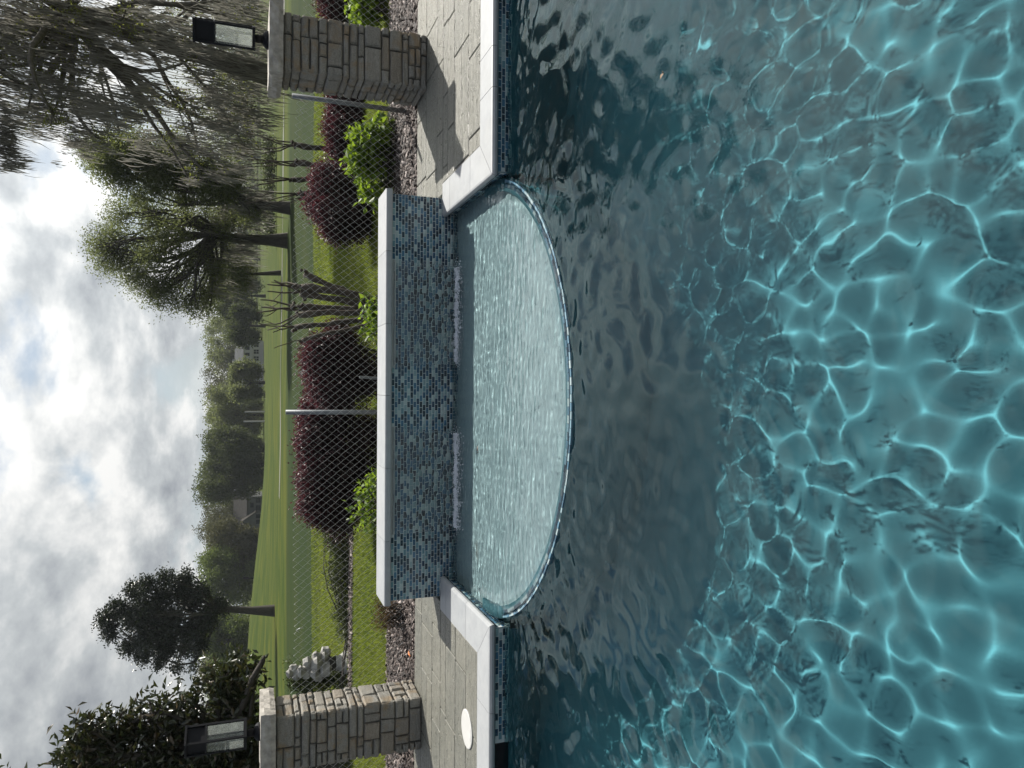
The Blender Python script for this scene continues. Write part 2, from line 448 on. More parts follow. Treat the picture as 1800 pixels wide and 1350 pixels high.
# ------------------------------------------------------------------ pool shell, coping, tiles
def caustic(o): o.cycles.is_caustics_receiver = True; return o
pool = empty('pool_shell', (0, 0, 0), None, None, None, 'structure')
TL, TH = 0.0524, 0.0262          # mosaic pitch
def tile_mesh(name, mat, d=.0018, g=.0042):
    mb = MB()
    b = .0008
    x, z = TL/2 - g/2, TH/2 - g/2
    mb.add([(-x,0,-z),(x,0,-z),(x,0,z),(-x,0,z),(-x+b,-d,-z+b),(x-b,-d,-z+b),(x-b,-d,z-b),(-x+b,-d,z-b)],
           [(4,5,6,7),(0,1,5,4),(1,2,6,5),(2,3,7,6),(3,0,4,7)])
    me = mb.mesh(name); me.materials.append(mat); return me
T_ME = tile_mesh('mosaic_tile', M_['tile'])
def tile_np(cs, rots, mat, name, parent):
    """the remaining tiles of a field, joined"""
    base = np.array([v.co[:] for v in T_ME.vertices]); fs = np.array([p.vertices[:] for p in T_ME.polygons])
    V, Q = [], []
    for k, (c, r) in enumerate(zip(cs, rots)):
        ca, sa = math.cos(r), math.sin(r)
        p = base.copy(); x, y = p[:,0]*ca - p[:,1]*sa, p[:,0]*sa + p[:,1]*ca
        V.append(np.stack([x + c[0], y + c[1], p[:,2] + c[2]], -1)); Q.append(fs + 8*k)
    o = link(name, np_mesh(name, np.concatenate(V), np.concatenate(Q)), parent, mat)
    return tag(o, kind='stuff')
def floor_z(x): return -.96 - .10 * x

def build_pool():
    yw = PY + .035               # wall face under the coping
    # floor (gently deeper towards one end), near wall, side walls
    mb = MB()
    mb.add([(PX0,PY0,floor_z(PX0)),(PX1,PY0,floor_z(PX1)),(PX1,yw+.1,floor_z(PX1)),(PX0,yw+.1,floor_z(PX0))], [(0,1,2,3)])
    caustic(mb.build('pool_floor', M_['plaster'], pool))
    mb = MB()
    bx0, bx1 = BX0 - .035, BX1 + .035
    mb.box(PX0, bx0, yw, yw+.25, -2.1, .07); mb.box(bx1, PX1, yw, yw+.25, -2.1, .07)
    caustic(mb.build('pool_wall', M_['plaster'], pool))
    mb = MB(); mb.box(PX0-.25, PX0, PY0-.25, yw+.25, -2.1, .07); mb.box(PX1, PX1+.25, PY0-.25, yw+.25, -2.1, .07); mb.box(PX0, PX1, PY0-.25, PY0, -2.1, .07)
    caustic(mb.build('pool_wall', M_['plaster'], pool))
    # curved wall of the raised ledge: drum with a floor, rim on top
    n = 96; vs, fs = [], []
    ang = [math.pi + math.pi * k / n for k in range(n + 1)]
    ro, ri = RR, RR - .085
    for a in ang:
        c_, s_ = math.cos(a), math.sin(a)
        for (r, z) in ((ro, -2.1), (ro, -.004), (ri, -.004), (ri, -.115)): vs.append((RC[0] + r*c_, RC[1] + r*s_, z))
    for k in range(n):
        for j in range(3): fs.append((k*4+j, (k+1)*4+j, (k+1)*4+j+1, k*4+j+1))
    m2 = MB(); m2.add(vs, fs)
    caustic(m2.build('ledge_wall', M_['plaster'], pool, True))
    mb = MB()
    pts = [(RC[0] + (RR-.05)*math.cos(a), RC[1] + (RR-.05)*math.sin(a), -.112) for a in ang]
    pts = [p for p in pts if p[1] < yw + .02]
    loop = [(bx0 - .05, yw + .05, -.112)] + pts + [(bx1 + .05, yw + .05, -.112), (bx1 + .05, WY + .1, -.112), (bx0 - .05, WY + .1, -.112)]
    mb.add(loop, [tuple(range(len(loop)))])
    caustic(mb.build('ledge_floor', M_['ledge'], pool))
    # bay side walls
    mb = MB(); mb.box(bx0-.25, bx0, yw+.25, WY+.02, -.3, .07); mb.box(bx1, bx1+.25, yw+.25, WY+.02, -.3, .07)
    mb.box(bx0-.25, bx0, yw+.003, yw+.25, -.3, .0695); mb.box(bx1, bx1+.25, yw+.003, yw+.25, -.3, .0695)
    caustic(mb.build('ledge_side_wall', M_['grout'], pool))
    mb = MB(); mb.box(PX0, bx0-.004, yw-.003, yw, -.075, .0695); mb.box(bx1+.004, PX1, yw-.003, yw, -.075, .0695)
    caustic(mb.build('waterline_grout', M_['grout'], pool))
    mb = MB(); mb.box(bx0, bx0+.003, yw+.004, WY, -.10, .0695); mb.box(bx1-.003, bx1, yw+.004, WY, -.10, .0695)
    caustic(mb.build('ledge_grout', M_['grout'], pool))
    # waterline tiles on the pool's far wall: nearest to the bay individually, the rest joined
    rest, rr = [], []
    zr = [.0695 - TH*(k + .5) for k in range(5)]
    cnt = 0
    for side in (-1, 1):
        for r, z in enumerate(zr):
            off = TL/2 if r % 2 else 0
            x = (bx1 + .004 if side > 0 else bx0 - .004) + side*(TL/2 + off - (TL/2 if r % 2 else 0) + .0)
            x = (bx1 if side > 0 else bx0) + side*(.004 + TL/2 + (TL/2 if r % 2 else 0))
            k = 0
            while abs(x) < (PX1 if side > 0 else -PX0) - .03:
                if side < 0 and -3.25 < x < -2.77 + .0: pass
                if side < 0 and x - TL/2 < -2.43 and x > -3.1: x += side*TL; continue
                if k < 28 and cnt < 290: caustic(place('waterline_tile', T_ME, pool, (x, yw - .003, z))); cnt += 1
                else: rest.append((x, yw - .003, z)); rr.append(0)
                x += side*TL; k += 1
    # side walls of the bay
    for (xf, rz) in ((bx0 + .003, math.pi/2), (bx1 - .003, -math.pi/2)):
        for r in range(6):
            z = .0695 - TH*(r + .5); y = yw + .006 + TL/2 + (TL/2 if r % 2 else 0)
            while y < WY - .02:
                rest.append((xf, y, z)); rr.append(rz); y += TL
    caustic(tile_np(rest, rr, M_['tile_i'], 'waterline_tiles', pool))
    # rim tiles, lying on the curved rim in two rows
    for row in range(2):
        r = RR - .016 - .0285*row; nt_ = int(math.pi*.96*r / .0465)
        for k in range(nt_):
            a = math.pi*1.02 + (math.pi*.96) * (k + (.5 if row else 0)) / nt_
            x, y = RC[0] + r*math.cos(a), RC[1] + r*math.sin(a)
            if y > yw + .02: continue
            caustic(place('rim_tile', RIM_ME, pool, (x, y, -.004 + rnd.uniform(-.001, .001)), (R(-90), 0, a + math.pi/2 + math.pi)))
    # coping stones with a bullnose
    prof = [(0,.0),(.28,.0),(.28,-.05),(.045,-.05),(.012,-.046),(0.0,-.032),(0.0,-.018),(.010,-.004),(.022,0.0)][1:]
    def coping(p0, p1, inward, m0=0.0, m1=0.0):
        """one stone from p0 to p1 along the nose; inward = direction away from the water; m0/m1 slope the ends for a mitre"""
        p0, p1 = Vector(p0), Vector(p1); d = (p1 - p0).normalized(); w = Vector(inward)
        mb = MB(); vs = []
        for (q, m) in ((p0 + d*.002, m0), (p1 - d*.002, m1)):
            for (a, z) in prof: vs.append(q + w*a + d*(a*m) + Vector((0,0,CTOP + z)))
        n = len(prof)
        fs = [(i, (i+1)%n, n+(i+1)%n, n+i) for i in range(n)] + [tuple(range(n-1,-1,-1)), tuple(range(n,2*n))]
        if d.cross(w).z > 0: fs = [tuple(reversed(f)) for f in fs]
        mb.add(vs, fs); return mb.build('coping_stone', M_['white'], pool)
    xr = [BX1, 2.01, 2.29, 2.90, 3.5, 4.1, PX1]
    for a, b in zip(xr, xr[1:]): coping((a,PY,0), (b,PY,0), (0,1,0), 1.0 if a == BX1 else 0, 0)
    xl = [BX0, -2.23, -2.84, -3.45, -4.05, PX0]
    for a, b in zip(xl, xl[1:]): coping((b,PY,0), (a,PY,0), (0,1,0), 0, -1.0 if a == BX0 else 0)
    yr = [PY, 5.27, 5.86, WY - .004]
    for i, (a, b) in enumerate(zip(yr, yr[1:])): coping((BX1,a,0), (BX1,b,0), (1,0,0), 1.0 if i == 0 else 0, 0)
    yl = [PY, 5.33, 5.92, WY - .004]
    for i, (a, b) in enumerate(zip(yl, yl[1:])): coping((BX0,a,0), (BX0,b,0), (-1,0,0), 1.0 if i == 0 else 0, 0)
    for k in range(12):      # coping where the photographer stands
        a = PX0 + k*(PX1-PX0)/12; coping((a,PY0+.03,0), (a+(PX1-PX0)/12,PY0+.03,0), (0,-1,0))
    # skimmer mouth: flat black panel stands in for the shade inside the opening
    mb = MB(); mb.box(-3.06, -2.45, yw-.0045, yw-.001, -.10, .0695)
    caustic(mb.build('skimmer_mouth_shade', M_['black'], pool))
def rim_mesh():
    mb = MB(); x, z, d = .0228, .0136, .011
    mb.add([(-x,0,-z),(x,0,-z),(x,0,z),(-x,0,z),(-x+.001,-d,-z+.002),(x-.001,-d,-z+.002),(x-.001,-d,z-.002),(-x+.001,-d,z-.002)],
           [(4,5,6,7),(0,1,5,4),(1,2,6,5),(2,3,7,6),(3,0,4,7)])
    me = mb.mesh('rim_tile'); me.materials.append(M_['rim']); return me
RIM_ME = rim_mesh()
build_pool()

# ------------------------------------------------------------------ water
def wave_sum(X, Y, n, l0, l1, amp, pw, seed, ang=None, spread=math.pi):
    g = np.random.default_rng(seed); Z = np.zeros_like(X)
    for _ in range(n):
        lam = l0 * (l1 / l0) ** g.random()
        th = g.uniform(0, 2*math.pi) if ang is None else ang + g.normal() * spread
        K = 2*math.pi/lam; a = amp * (lam / l1) ** pw
        Z += a * np.sin(K*(X*math.cos(th) + Y*math.sin(th)) + g.uniform(0, 6.28))
    return Z
def sheet(name, xs, ys, zf, keep, mat):
    X, Y = np.meshgrid(xs, ys); Z = zf(X, Y)
    i = np.arange(X.size).reshape(X.shape)
    q = np.stack([i[:-1,:-1], i[:-1,1:], i[1:,1:], i[1:,:-1]], -1).reshape(-1, 4)
    cxm = X.ravel()[q].mean(1); cym = Y.ravel()[q].mean(1)
    q = q[keep(cxm, cym)]
    used = np.unique(q); mp = np.zeros(X.size, np.int64); mp[used] = np.arange(len(used))
    v = np.stack([X, Y, Z], -1).reshape(-1, 3)[used]
    o = link(name, np_mesh(name, v, mp[q], smooth=True), None, mat)
    o.cycles.is_caustics_caster = True
    return tag(o, kind='structure')
def rim_r(X, Y): return np.hypot(X - RC[0], Y - RC[1])
def pool_waves(X, Y):
    r = rim_r(X, Y)
    chop = .08*smooth(2.3, 3.2, Y) + .95*np.exp(-np.maximum(r - RR, 0)/.30) + .75*smooth(4.05, 4.6, Y)
    Z = wave_sum(X, Y, 52, .105, .215, .00031, 1.5, 5) + wave_sum(X, Y, 6, .5, 1.0, .0014, 1.0, 6)
    Z = Z + .75*wave_sum(X, Y, 30, .12, .30, .0014, 1.5, 7) * smooth(2.75, 3.7, Y)
    Z = Z + chop * .42 * wave_sum(X, Y, 40, .07, .17, .00085, 1.0, 8)
    rip = wave_sum(X, Y, 16, .05, .10, .0006, 1.0, 9, R(75), .5) * smooth(4.0, 4.5, Y)
    rad = np.sin((r - RR)*2*math.pi/.135 + 1.5*np.sin(X*5.1)) * .0013 * np.exp(-(r-RR)/.35) * (.6 + .4*np.sin(X*7 + Y*9))
    return Z + rip + rad
yw_ = PY + .035
sheet('pool_water', np.arange(PX0, PX1 + .0121, .0125), np.arange(PY0, yw_ + .02, .0125), pool_waves,
      lambda x, y: (rim_r(x, y) > RR - .03) & (y < yw_ + .012), M_['water'])
def ledge_waves(X, Y):
    near = np.exp(-(WY - Y)/.75)
    Z = .020 + (.14 + .50*near) * wave_sum(X, Y, 40, .030, .10, .00045, 1.0, 21)
    Z += (.24 + .50*near) * wave_sum(X, Y, 26, .035, .11, .00062, 1.0, 22, R(90), .22)
    Z += .8*wave_sum(X, Y, 12, .18, .45, .0011, 1.0, 23)
    r = rim_r(X, Y)
    fr = (Y < yw_ + .05)
    fall = smooth(RR - .13, RR + .018, r) * fr
    return Z*(1 - .75*smooth(RR-.12, RR-.02, r)*fr) * (1 - fall) + (.012*(1-smooth(RR-.045, RR+.02, r)) - .008*smooth(RR-.02, RR+.02, r)) * fall
sheet('ledge_water', np.arange(BX0 - .05, BX1 + .05, .010), np.arange(3.6, WY + .02, .0065), ledge_waves,
      lambda x, y: np.where(y < yw_ + .01, rim_r(x, y) < RR + .018, True) & (x > BX0 - .04) & (x < BX1 + .04), M_['water2'])

# ------------------------------------------------------------------ deck
deck = empty('pool_deck', (0, 0, 0), None, None, None, 'structure')
def build_deck():
    mb = MB()
    x0, x1 = BX0 - .035 - .25, BX1 + .035 + .25
    mb.box(-9, x0, PY + .26, DECK_Y, -.2, CTOP - .014); mb.box(x1, 9, PY + .26, DECK_Y, -.2, CTOP - .014)
    mb.box(x0, x1, WY + .30, DECK_Y, -.2, CTOP - .0145)
    mb.box(-9, PX0 - .25, -4, PY + .26, -.2, CTOP - .014); mb.box(PX1 + .25, 9, -4, PY + .26, -.2, CTOP - .014); mb.box(PX0 - .25, PX1 + .25, -4, PY0 - .25, -.2, CTOP - .014)
    mb.build('deck_bed', M_['joint'], deck)
    def paver(xa, xb, ya, yb):
        g = .005; dz = rnd.uniform(-.002, .002)
        if xb - xa < .05 or yb - ya < .05: return
        MB().bbox(xa+g, xb-g, ya+g, yb-g, CTOP - .05, CTOP - .003 + dz, .005).build('paver', M_['paver'], deck)
    def field(xa, xb, ya, yb, seed):
        g = random.Random(seed); y = ya
        while y < yb - .02:
            h = g.choice((.20, .30, .30, .42)); h = min(h, yb - y)
            if yb - (y + h) < .12: h = yb - y
            x = xa - g.uniform(0, .5)
            while x < xb:
                w = g.choice((.42, .6, .6, .9)); a, b = max(x, xa), min(x + w, xb)
                if b - a > .05:
                    if h > .35 and g.random() < .4:
                        paver(a, b, y, y + h*.5); paver(a, b, y + h*.5, y + h)
                    else: paver(a, b, y, y + h)
                x += w
            y += h
    yc = PY + .28
    field(BX1 + .28, 5.2, yc, WY, 1); field(1.60, 5.2, WY, DECK_Y, 2)
    field(-5.2, BX0 - .28, yc, WY, 3); field(-5.2, -1.84, WY, DECK_Y, 4)
    field(-1.84, 1.60, WY + .36, DECK_Y, 5)
build_deck()

# ------------------------------------------------------------------ tiled wall with two spillways
WX0, WX1, WZ = -1.80, 1.57, 0.545
SP = [(0.13, 1.02), (-1.25, -0.36)]
def build_wall():
    w = empty('water_feature_wall', (0, WY, 0), 'low blue mosaic wall with pale stone cap and two spillways at the pool ledge', 'wall')
    off = Vector((0, WY, 0))
    MB().box(WX0, WX1, 0, .34, -.25, WZ).build('wall_core', M_['grout'], w)
    def cell(x, z):
        for a, b in SP:
            if a - .005 < x < b + .005 and z > WZ - .034: return False
        return x < WX1 and x > WX0
    cells = []
    r = 0; z = WZ - TH*.5 - .002
    while z > -.12:
        x = WX0 + TL/2 - (TL/2 if r % 2 else 0)
        while x < WX1 + TL/2:
            a, b = max(x - TL/2, WX0), min(x + TL/2, WX1)
            if b - a > .015 and cell((a+b)/2, z): cells.append(((a+b)/2, z, (b-a)/TL))
            x += TL
        z -= TH; r += 1
    def curtained(x): return any(a < x < b for a, b in SP)
    free = [c for c in cells if not curtained(c[0]) and c[1] > .13 and c[2] > .9]
    free.sort(key=lambda c: (-c[1]))
    own = set(free[:296])
    rest, rr = [], []
    for c in cells:
        if c in own: place('mosaic_tile', T_ME, w, (c[0], 0, c[1]))
    base = np.array([v.co[:] for v in T_ME.vertices]); fs = np.array([p.vertices[:] for p in T_ME.polygons]); V, Q = [], []
    k = 0
    for c in cells:
        if c in own: continue
        p = base.copy(); p[:,0] = p[:,0]*c[2] + c[0]; p[:,2] += c[1]; V.append(p); Q.append(fs + 8*k); k += 1
    # the end faces carry tiles too
    for xe, rz in ((WX0, -math.pi/2), (WX1, math.pi/2)):
        r = 0; z = WZ - TH*.5 - .002
        while z > CTOP:
            y = TL/2 + (TL/2 if r % 2 else 0)
            while y < .33:
                ca, sa = math.cos(rz), math.sin(rz); p = base.copy()
                V.append(np.stack([p[:,0]*ca - p[:,1]*sa + xe, p[:,0]*sa + p[:,1]*ca + y, p[:,2] + z], -1)); Q.append(fs + 8*k); k += 1; y += TL
            z -= TH; r += 1
    o = link('mosaic_tiles', np_mesh('mosaic_tiles', np.concatenate(V), np.concatenate(Q)), w, M_['tile_i']); tag(o, kind='stuff')
    # cap stones
    edges = [WX0 - .035, -1.30, -.70, -.10, .49, 1.09, WX1 + .035]
    pr = [(-.035,.010),(-.035,.040),(-.028,.052),(-.016,.056),(.352,.056),(.370,.048),(.375,.03),(.375,.0),(-.028,.0)]
    for a, b in zip(edges, edges[1:]):
        mb = MB(); n = len(pr)
        vs = [(a+.0015,y,WZ+z) for y,z in pr] + [(b-.0015,y,WZ+z) for y,z in pr]
        mb.add(vs, [(i,n+i,n+(i+1)%n,(i+1)%n) for i in range(n)] + [tuple(range(n)), tuple(range(2*n-1,n-1,-1))])
        mb.build('cap_stone', M_['white'], w)
    for a, b in SP:
        s = MB().box(a, b, -.022, .0, WZ - .030, WZ - .020).box(a, b, -.016, .0, WZ - .008, WZ - .001).box(a, a+.008, -.018, 0, WZ-.020, WZ-.008).box(b-.008, b, -.018, 0, WZ-.020, WZ-.008).build('spillway', M_['lip'], w)
build_wall()
def curtain(a, b, seed, label):
    nx, nz = 90, 70
    g = np.random.default_rng(seed)
    ts = np.linspace(0, 1, nz); xs = np.linspace(0, 1, nx)
    T, Xp = np.meshgrid(ts, xs, indexing='ij')
    z = (WZ - .016) + (-.03 - (WZ - .016)) * T
    drop = (WZ - .016) - z
    y = WY - .022 - .22*np.sqrt(drop) * .62
    mid, hw = (a+b)/2, (b-a)/2 - .006
    hwz = hw * (1 - .085*T**.8)
    x = mid + (2*Xp - 1)*hwz + .003*np.sin(T*26 + seed)*np.abs(2*Xp-1)**6
    def ripple(ph):
        return .0016*np.sin(x*46 + ph + 1.2*np.sin(z*9)) * T + .0011*np.sin(z*95 + 2*np.sin(x*17) + ph*2) + .0016*np.sin(x*17 + z*22 + ph) + .0008*np.sin(x*120 - z*60 + ph)
    edge = np.clip((1 - np.abs(2*Xp - 1))*40, 0, 1)
    th = .0012 + .0050*(1-edge)
    f = np.stack([x, y - th + ripple(0), z], -1).reshape(-1,3); bk = np.stack([x, y + th + ripple(2.1), z], -1).reshape(-1,3)
    i = np.arange(nx*nz).reshape(nz, nx); n = nx*nz
    q1 = np.stack([i[:-1,:-1], i[1:,:-1], i[1:,1:], i[:-1,1:]], -1).reshape(-1,4)
    q2 = q1[:, ::-1] + n
    per = np.concatenate([i[0,:], i[1:,-1], i[-1,-2::-1], i[-2:0:-1,0]])
    pn = np.roll(per, -1)
    q3 = np.stack([per, pn, pn + n, per + n], -1)
    o = link('water_curtain', np_mesh('water_curtain', np.concatenate([f, bk]), np.concatenate([q1, q2, q3]), smooth=True), None, M_['water3'])
    return tag(o, label, 'waterfall', 'water sheets falling from the wall')
curtain(*SP[0], 3, 'clear sheet of falling water on the wall half nearest the shaded pillar')
curtain(*SP[1], 5, 'clear sheet of falling water on the wall half nearest the skimmer lid')
def build_foam():
    b = NB('foam_white'); b.set('Base Color', (.74,.78,.84,1)); b.set('Roughness', .3); b.set('Subsurface Weight', .0)
    V, Q, k = [], [], 0
    ico = [(0,0,1),(.894,0,.447),(.276,.851,.447),(-.724,.526,.447),(-.724,-.526,.447),(.276,-.851,.447),(.724,.526,-.447),(-.276,.851,-.447),(-.894,0,-.447),(-.276,-.851,-.447),(.724,-.526,-.447),(0,0,-1)]
    fc = [(0,1,2),(0,2,3),(0,3,4),(0,4,5),(0,5,1),(1,6,2),(2,7,3),(3,8,4),(4,9,5),(5,10,1),(6,7,2),(7,8,3),(8,9,4),(9,10,5),(10,6,1),(11,7,6),(11,8,7),(11,9,8),(11,10,9),(11,6,10)]
    ico, fc = np.array(ico), np.array(fc)
    for a, b_ in SP:
        for _ in range(4200):
            x = rng.uniform(a + .05, b_ - .05)
            wd = .018 + .020*(math.sin(x*23) + math.sin(x*57 + 1))*.5 + .012*math.sin(x*131)
            y = WY - .128 - .012*math.sin(x*17) + rng.normal()*max(.006, wd)
            if math.sin(x*41 + 2*math.sin(x*13)) + .6*math.sin(x*97) < -.75 and rng.random() < .85: continue
            if rng.random() < .16: y -= abs(rng.normal())*.075; x += rng.normal()*.04
            s = rng.uniform(.0015, .0055)
            zz = .022 + abs(rng.normal())*.008
            V.append(ico*np.array([s*1.25, s, s*.8]) + np.array([x, y, zz])); Q.append(fc + 12*k); k += 1
    o = link('foam', np_mesh('foam', np.concatenate(V), None, np.concatenate(Q), smooth=True), None, b.m)
    tag(o, kind='stuff')
build_foam()

# ------------------------------------------------------------------ stone pillars
CH_LO, CH_HI = 6, 9
def stone_block(w, h, d, seed):
    """one rough stone: front face towards -Y, a 4 x 4 grid with rounded rim and uneven face"""
    g = random.Random(seed); n = 4
    xs = [-w/2, -w/2 + min(.014, w*.16), w/2 - min(.014, w*.16), w/2]; zs = [-h/2, -h/2 + min(.012, h*.2), h/2 - min(.012, h*.2), h/2]
    vs = []
    for j in range(4):
        for i in range(4):
            e = (i in (0, 3)) + (j in (0, 3))
            vs.append((xs[i] + g.uniform(-.004, .004), -(d - (.012 if e == 1 else .021 if e == 2 else 0)) + g.uniform(-.006, .006), zs[j] + g.uniform(-.004, .004)))
    fs = [(j*4+i, j*4+i+1, (j+1)*4+i+1, (j+1)*4+i) for j in range(3) for i in range(3)]
    rim = [0,1,2,3,7,11,15,14,13,12,8,4]
    k0 = len(vs)
    for r in rim: vs.append((vs[r][0], .01, vs[r][2]))
    for a in range(12):
        b = (a+1) % 12; fs.append((rim[a], k0 + a, k0 + b, rim[b]))
    return vs, fs
def pillar(x0, x1, y0, y1, z0, z1, cap_h, over, seed, label):
    cx_, cy_ = (x0+x1)/2, (y0+y1)/2
    p = empty('stone_pillar', (cx_, cy_, z0), label, 'pillar', 'stone pillars on the deck edge')
    wx, wy, H = x1 - x0, y1 - y0, z1 - z0
    inset = .022
    MB().box(-wx/2+inset, wx/2-inset, -wy/2+inset, wy/2-inset, -.02, H).build('mortar_core', M_['mortar'], p)
    g = random.Random(seed)
    faces = [(wx, 0, Vector((0,-wy/2+inset,0))), (wy, -math.pi/2, Vector((-wx/2+inset,0,0))), (wy, math.pi/2, Vector((wx/2-inset,0,0))), (wx, math.pi, Vector((0,wy/2-inset,0)))]
    # courses shared by all four sides so that corners line up
    z = 0.0; courses = []
    while z < H - .02:
        h = g.choice((.058, .075, .095, .115, .135, .15)); h = min(h, H - z)
        if H - z - h < .045: h = H - z
        courses.append((z, h)); z += h
    gap = .006
    for fi, (fw, rz, o) in enumerate(faces):
        for ci, (z, h) in enumerate(courses):
            x = -fw/2
            while x < fw/2 - .01:
                w = g.choice((.08, .12, .16, .21, .27, .31)); w = min(w, fw/2 - x)
                if fw/2 - x - w < .06: w = fw/2 - x
                def put(cx2, cz, ww, hh):
                    vs, fs = stone_block(ww - gap*2, hh - gap*2, inset + g.uniform(-.006, .008), g.random())
                    m = MB(); m.add(vs, fs)
                    ob = m.build('stone', M_['pstone'], p)
                    ob.rotation_euler = (0, 0, rz)
                    lx = Vector((math.cos(rz)*cx2, math.sin(rz)*cx2, cz)); ob.location = o + lx
                if h > .09 and g.random() < (.45 if w < .18 else .22):
                    f = g.uniform(.38, .62); put(x + w/2, z + h*f/2, w, h*f); put(x + w/2, z + h*f + h*(1-f)/2, w, h*(1-f))
                else: put(x + w/2, z + h/2, w, h)
                x += w
    # cap slab, rock-faced edge
    mb = MB(); X, Y = wx/2 + over, wy/2 + over
    nseg = 14; ring = []
    for (xa, ya, xb, yb) in ((-X,-Y,X,-Y),(X,-Y,X,Y),(X,Y,-X,Y),(-X,Y,-X,-Y)):
        for k in range(nseg): t = k/nseg; ring.append((xa+(xb-xa)*t, ya+(yb-ya)*t))
    n = len(ring); vs = []
    for (zz, sh, jit) in ((0, .012, .006), (cap_h*.35, 0, .009), (cap_h*.75, .002, .009), (cap_h, .010, .005)):
        for (x, y) in ring: vs.append((x*(1 - sh/X) + g.uniform(-jit, jit), y*(1 - sh/Y) + g.uniform(-jit, jit), H + .004 + zz + g.uniform(-.002, .002)))
    fs = [(r*n+k, r*n+(k+1)%n, (r+1)*n+(k+1)%n, (r+1)*n+k) for r in range(3) for k in range(n)] + [tuple(range(n-1,-1,-1)), tuple(range(3*n,4*n))]
    mb.add(vs, fs); mb.build('cap_slab', M_['cap'], p)
    return z1 + .004 + cap_h
PR = (2.72, 3.22, 6.70, 7.18); PL = (-3.42, -2.93, 6.78, 7.24)
top_r = pillar(*PR, CTOP - .003, 1.385, .115, .07, 31, 'grey brown stone pillar with its near face in shade, tree with hanging moss behind it')
top_l = pillar(*PL, CTOP - .003, 1.415, .125, .07, 44, 'stone pillar with one cream sunlit side, beside the white rock ornament')

# ------------------------------------------------------------------ lanterns
def lantern(x, y, z, rot, label):
    o = empty('post_lantern', (x, y, z), label, 'lantern', 'black lanterns on the pillars'); o.rotation_euler.z = rot
    m = M_['black']; a = .083; zb, zg, zt = .135, .445, .60
    MB().lathe((0,0,0), [(.078,0),(.078,.012),(.070,.028),(.050,.045),(.028,.052)], 24).build('dome_base', m, o, True)
    MB().lathe((0,0,.046), [(.034,0),(.034,.066),(.026,.07)], 20).build('neck', m, o, True)
    MB().box(-a-.012, a+.012, -a-.012, a+.012, .112, zb).build('bottom_plate', m, o)
    for sx in (-1, 1):
        for sy in (-1, 1):
            MB().box(sx*a-.009, sx*a+.009, sy*a-.009, sy*a+.009, zb, zt).build('corner_post', m, o)
    for k in range(4):
        pn = MB().box(-a+.0095, a-.0095, -.0015, .0015, zb+.004, zg).build('glass_pane', M_['pane'], o)
        pn.rotation_euler.z = k*math.pi/2; pn.location = (math.sin(k*math.pi/2)*a, -math.cos(k*math.pi/2)*a, 0)
    MB().box(-a+.0095, a-.0095, -a+.0095, a-.0095, zg+.0125, zt-.001).build('solid_hood', m, o)
    for k in range(4):
        r = MB().box(-a+.0095, a-.0095, -.007, .007, zg-.004, zg+.012).build('top_rail', m, o); r.rotation_euler.z = k*math.pi/2; r.location = (math.sin(k*math.pi/2)*a, -math.cos(k*math.pi/2)*a, 0)
    MB().box(-a-.013, a+.013, -a-.013, a+.013, zt, zt+.018).build('roof_cap', m, o)
    return o
lp = atY(1278, 478, (PR[2]+PR[3])/2)
lantern(lp.x, lp.y, top_r, R(62), 'black glass lantern on the pillar in front of the moss hung tree')
lp = atY(62, 440, (PL[2]+PL[3])/2)
lantern(lp.x, lp.y, top_l, R(58), 'black glass lantern on the pillar in front of the glossy dark magnolia')

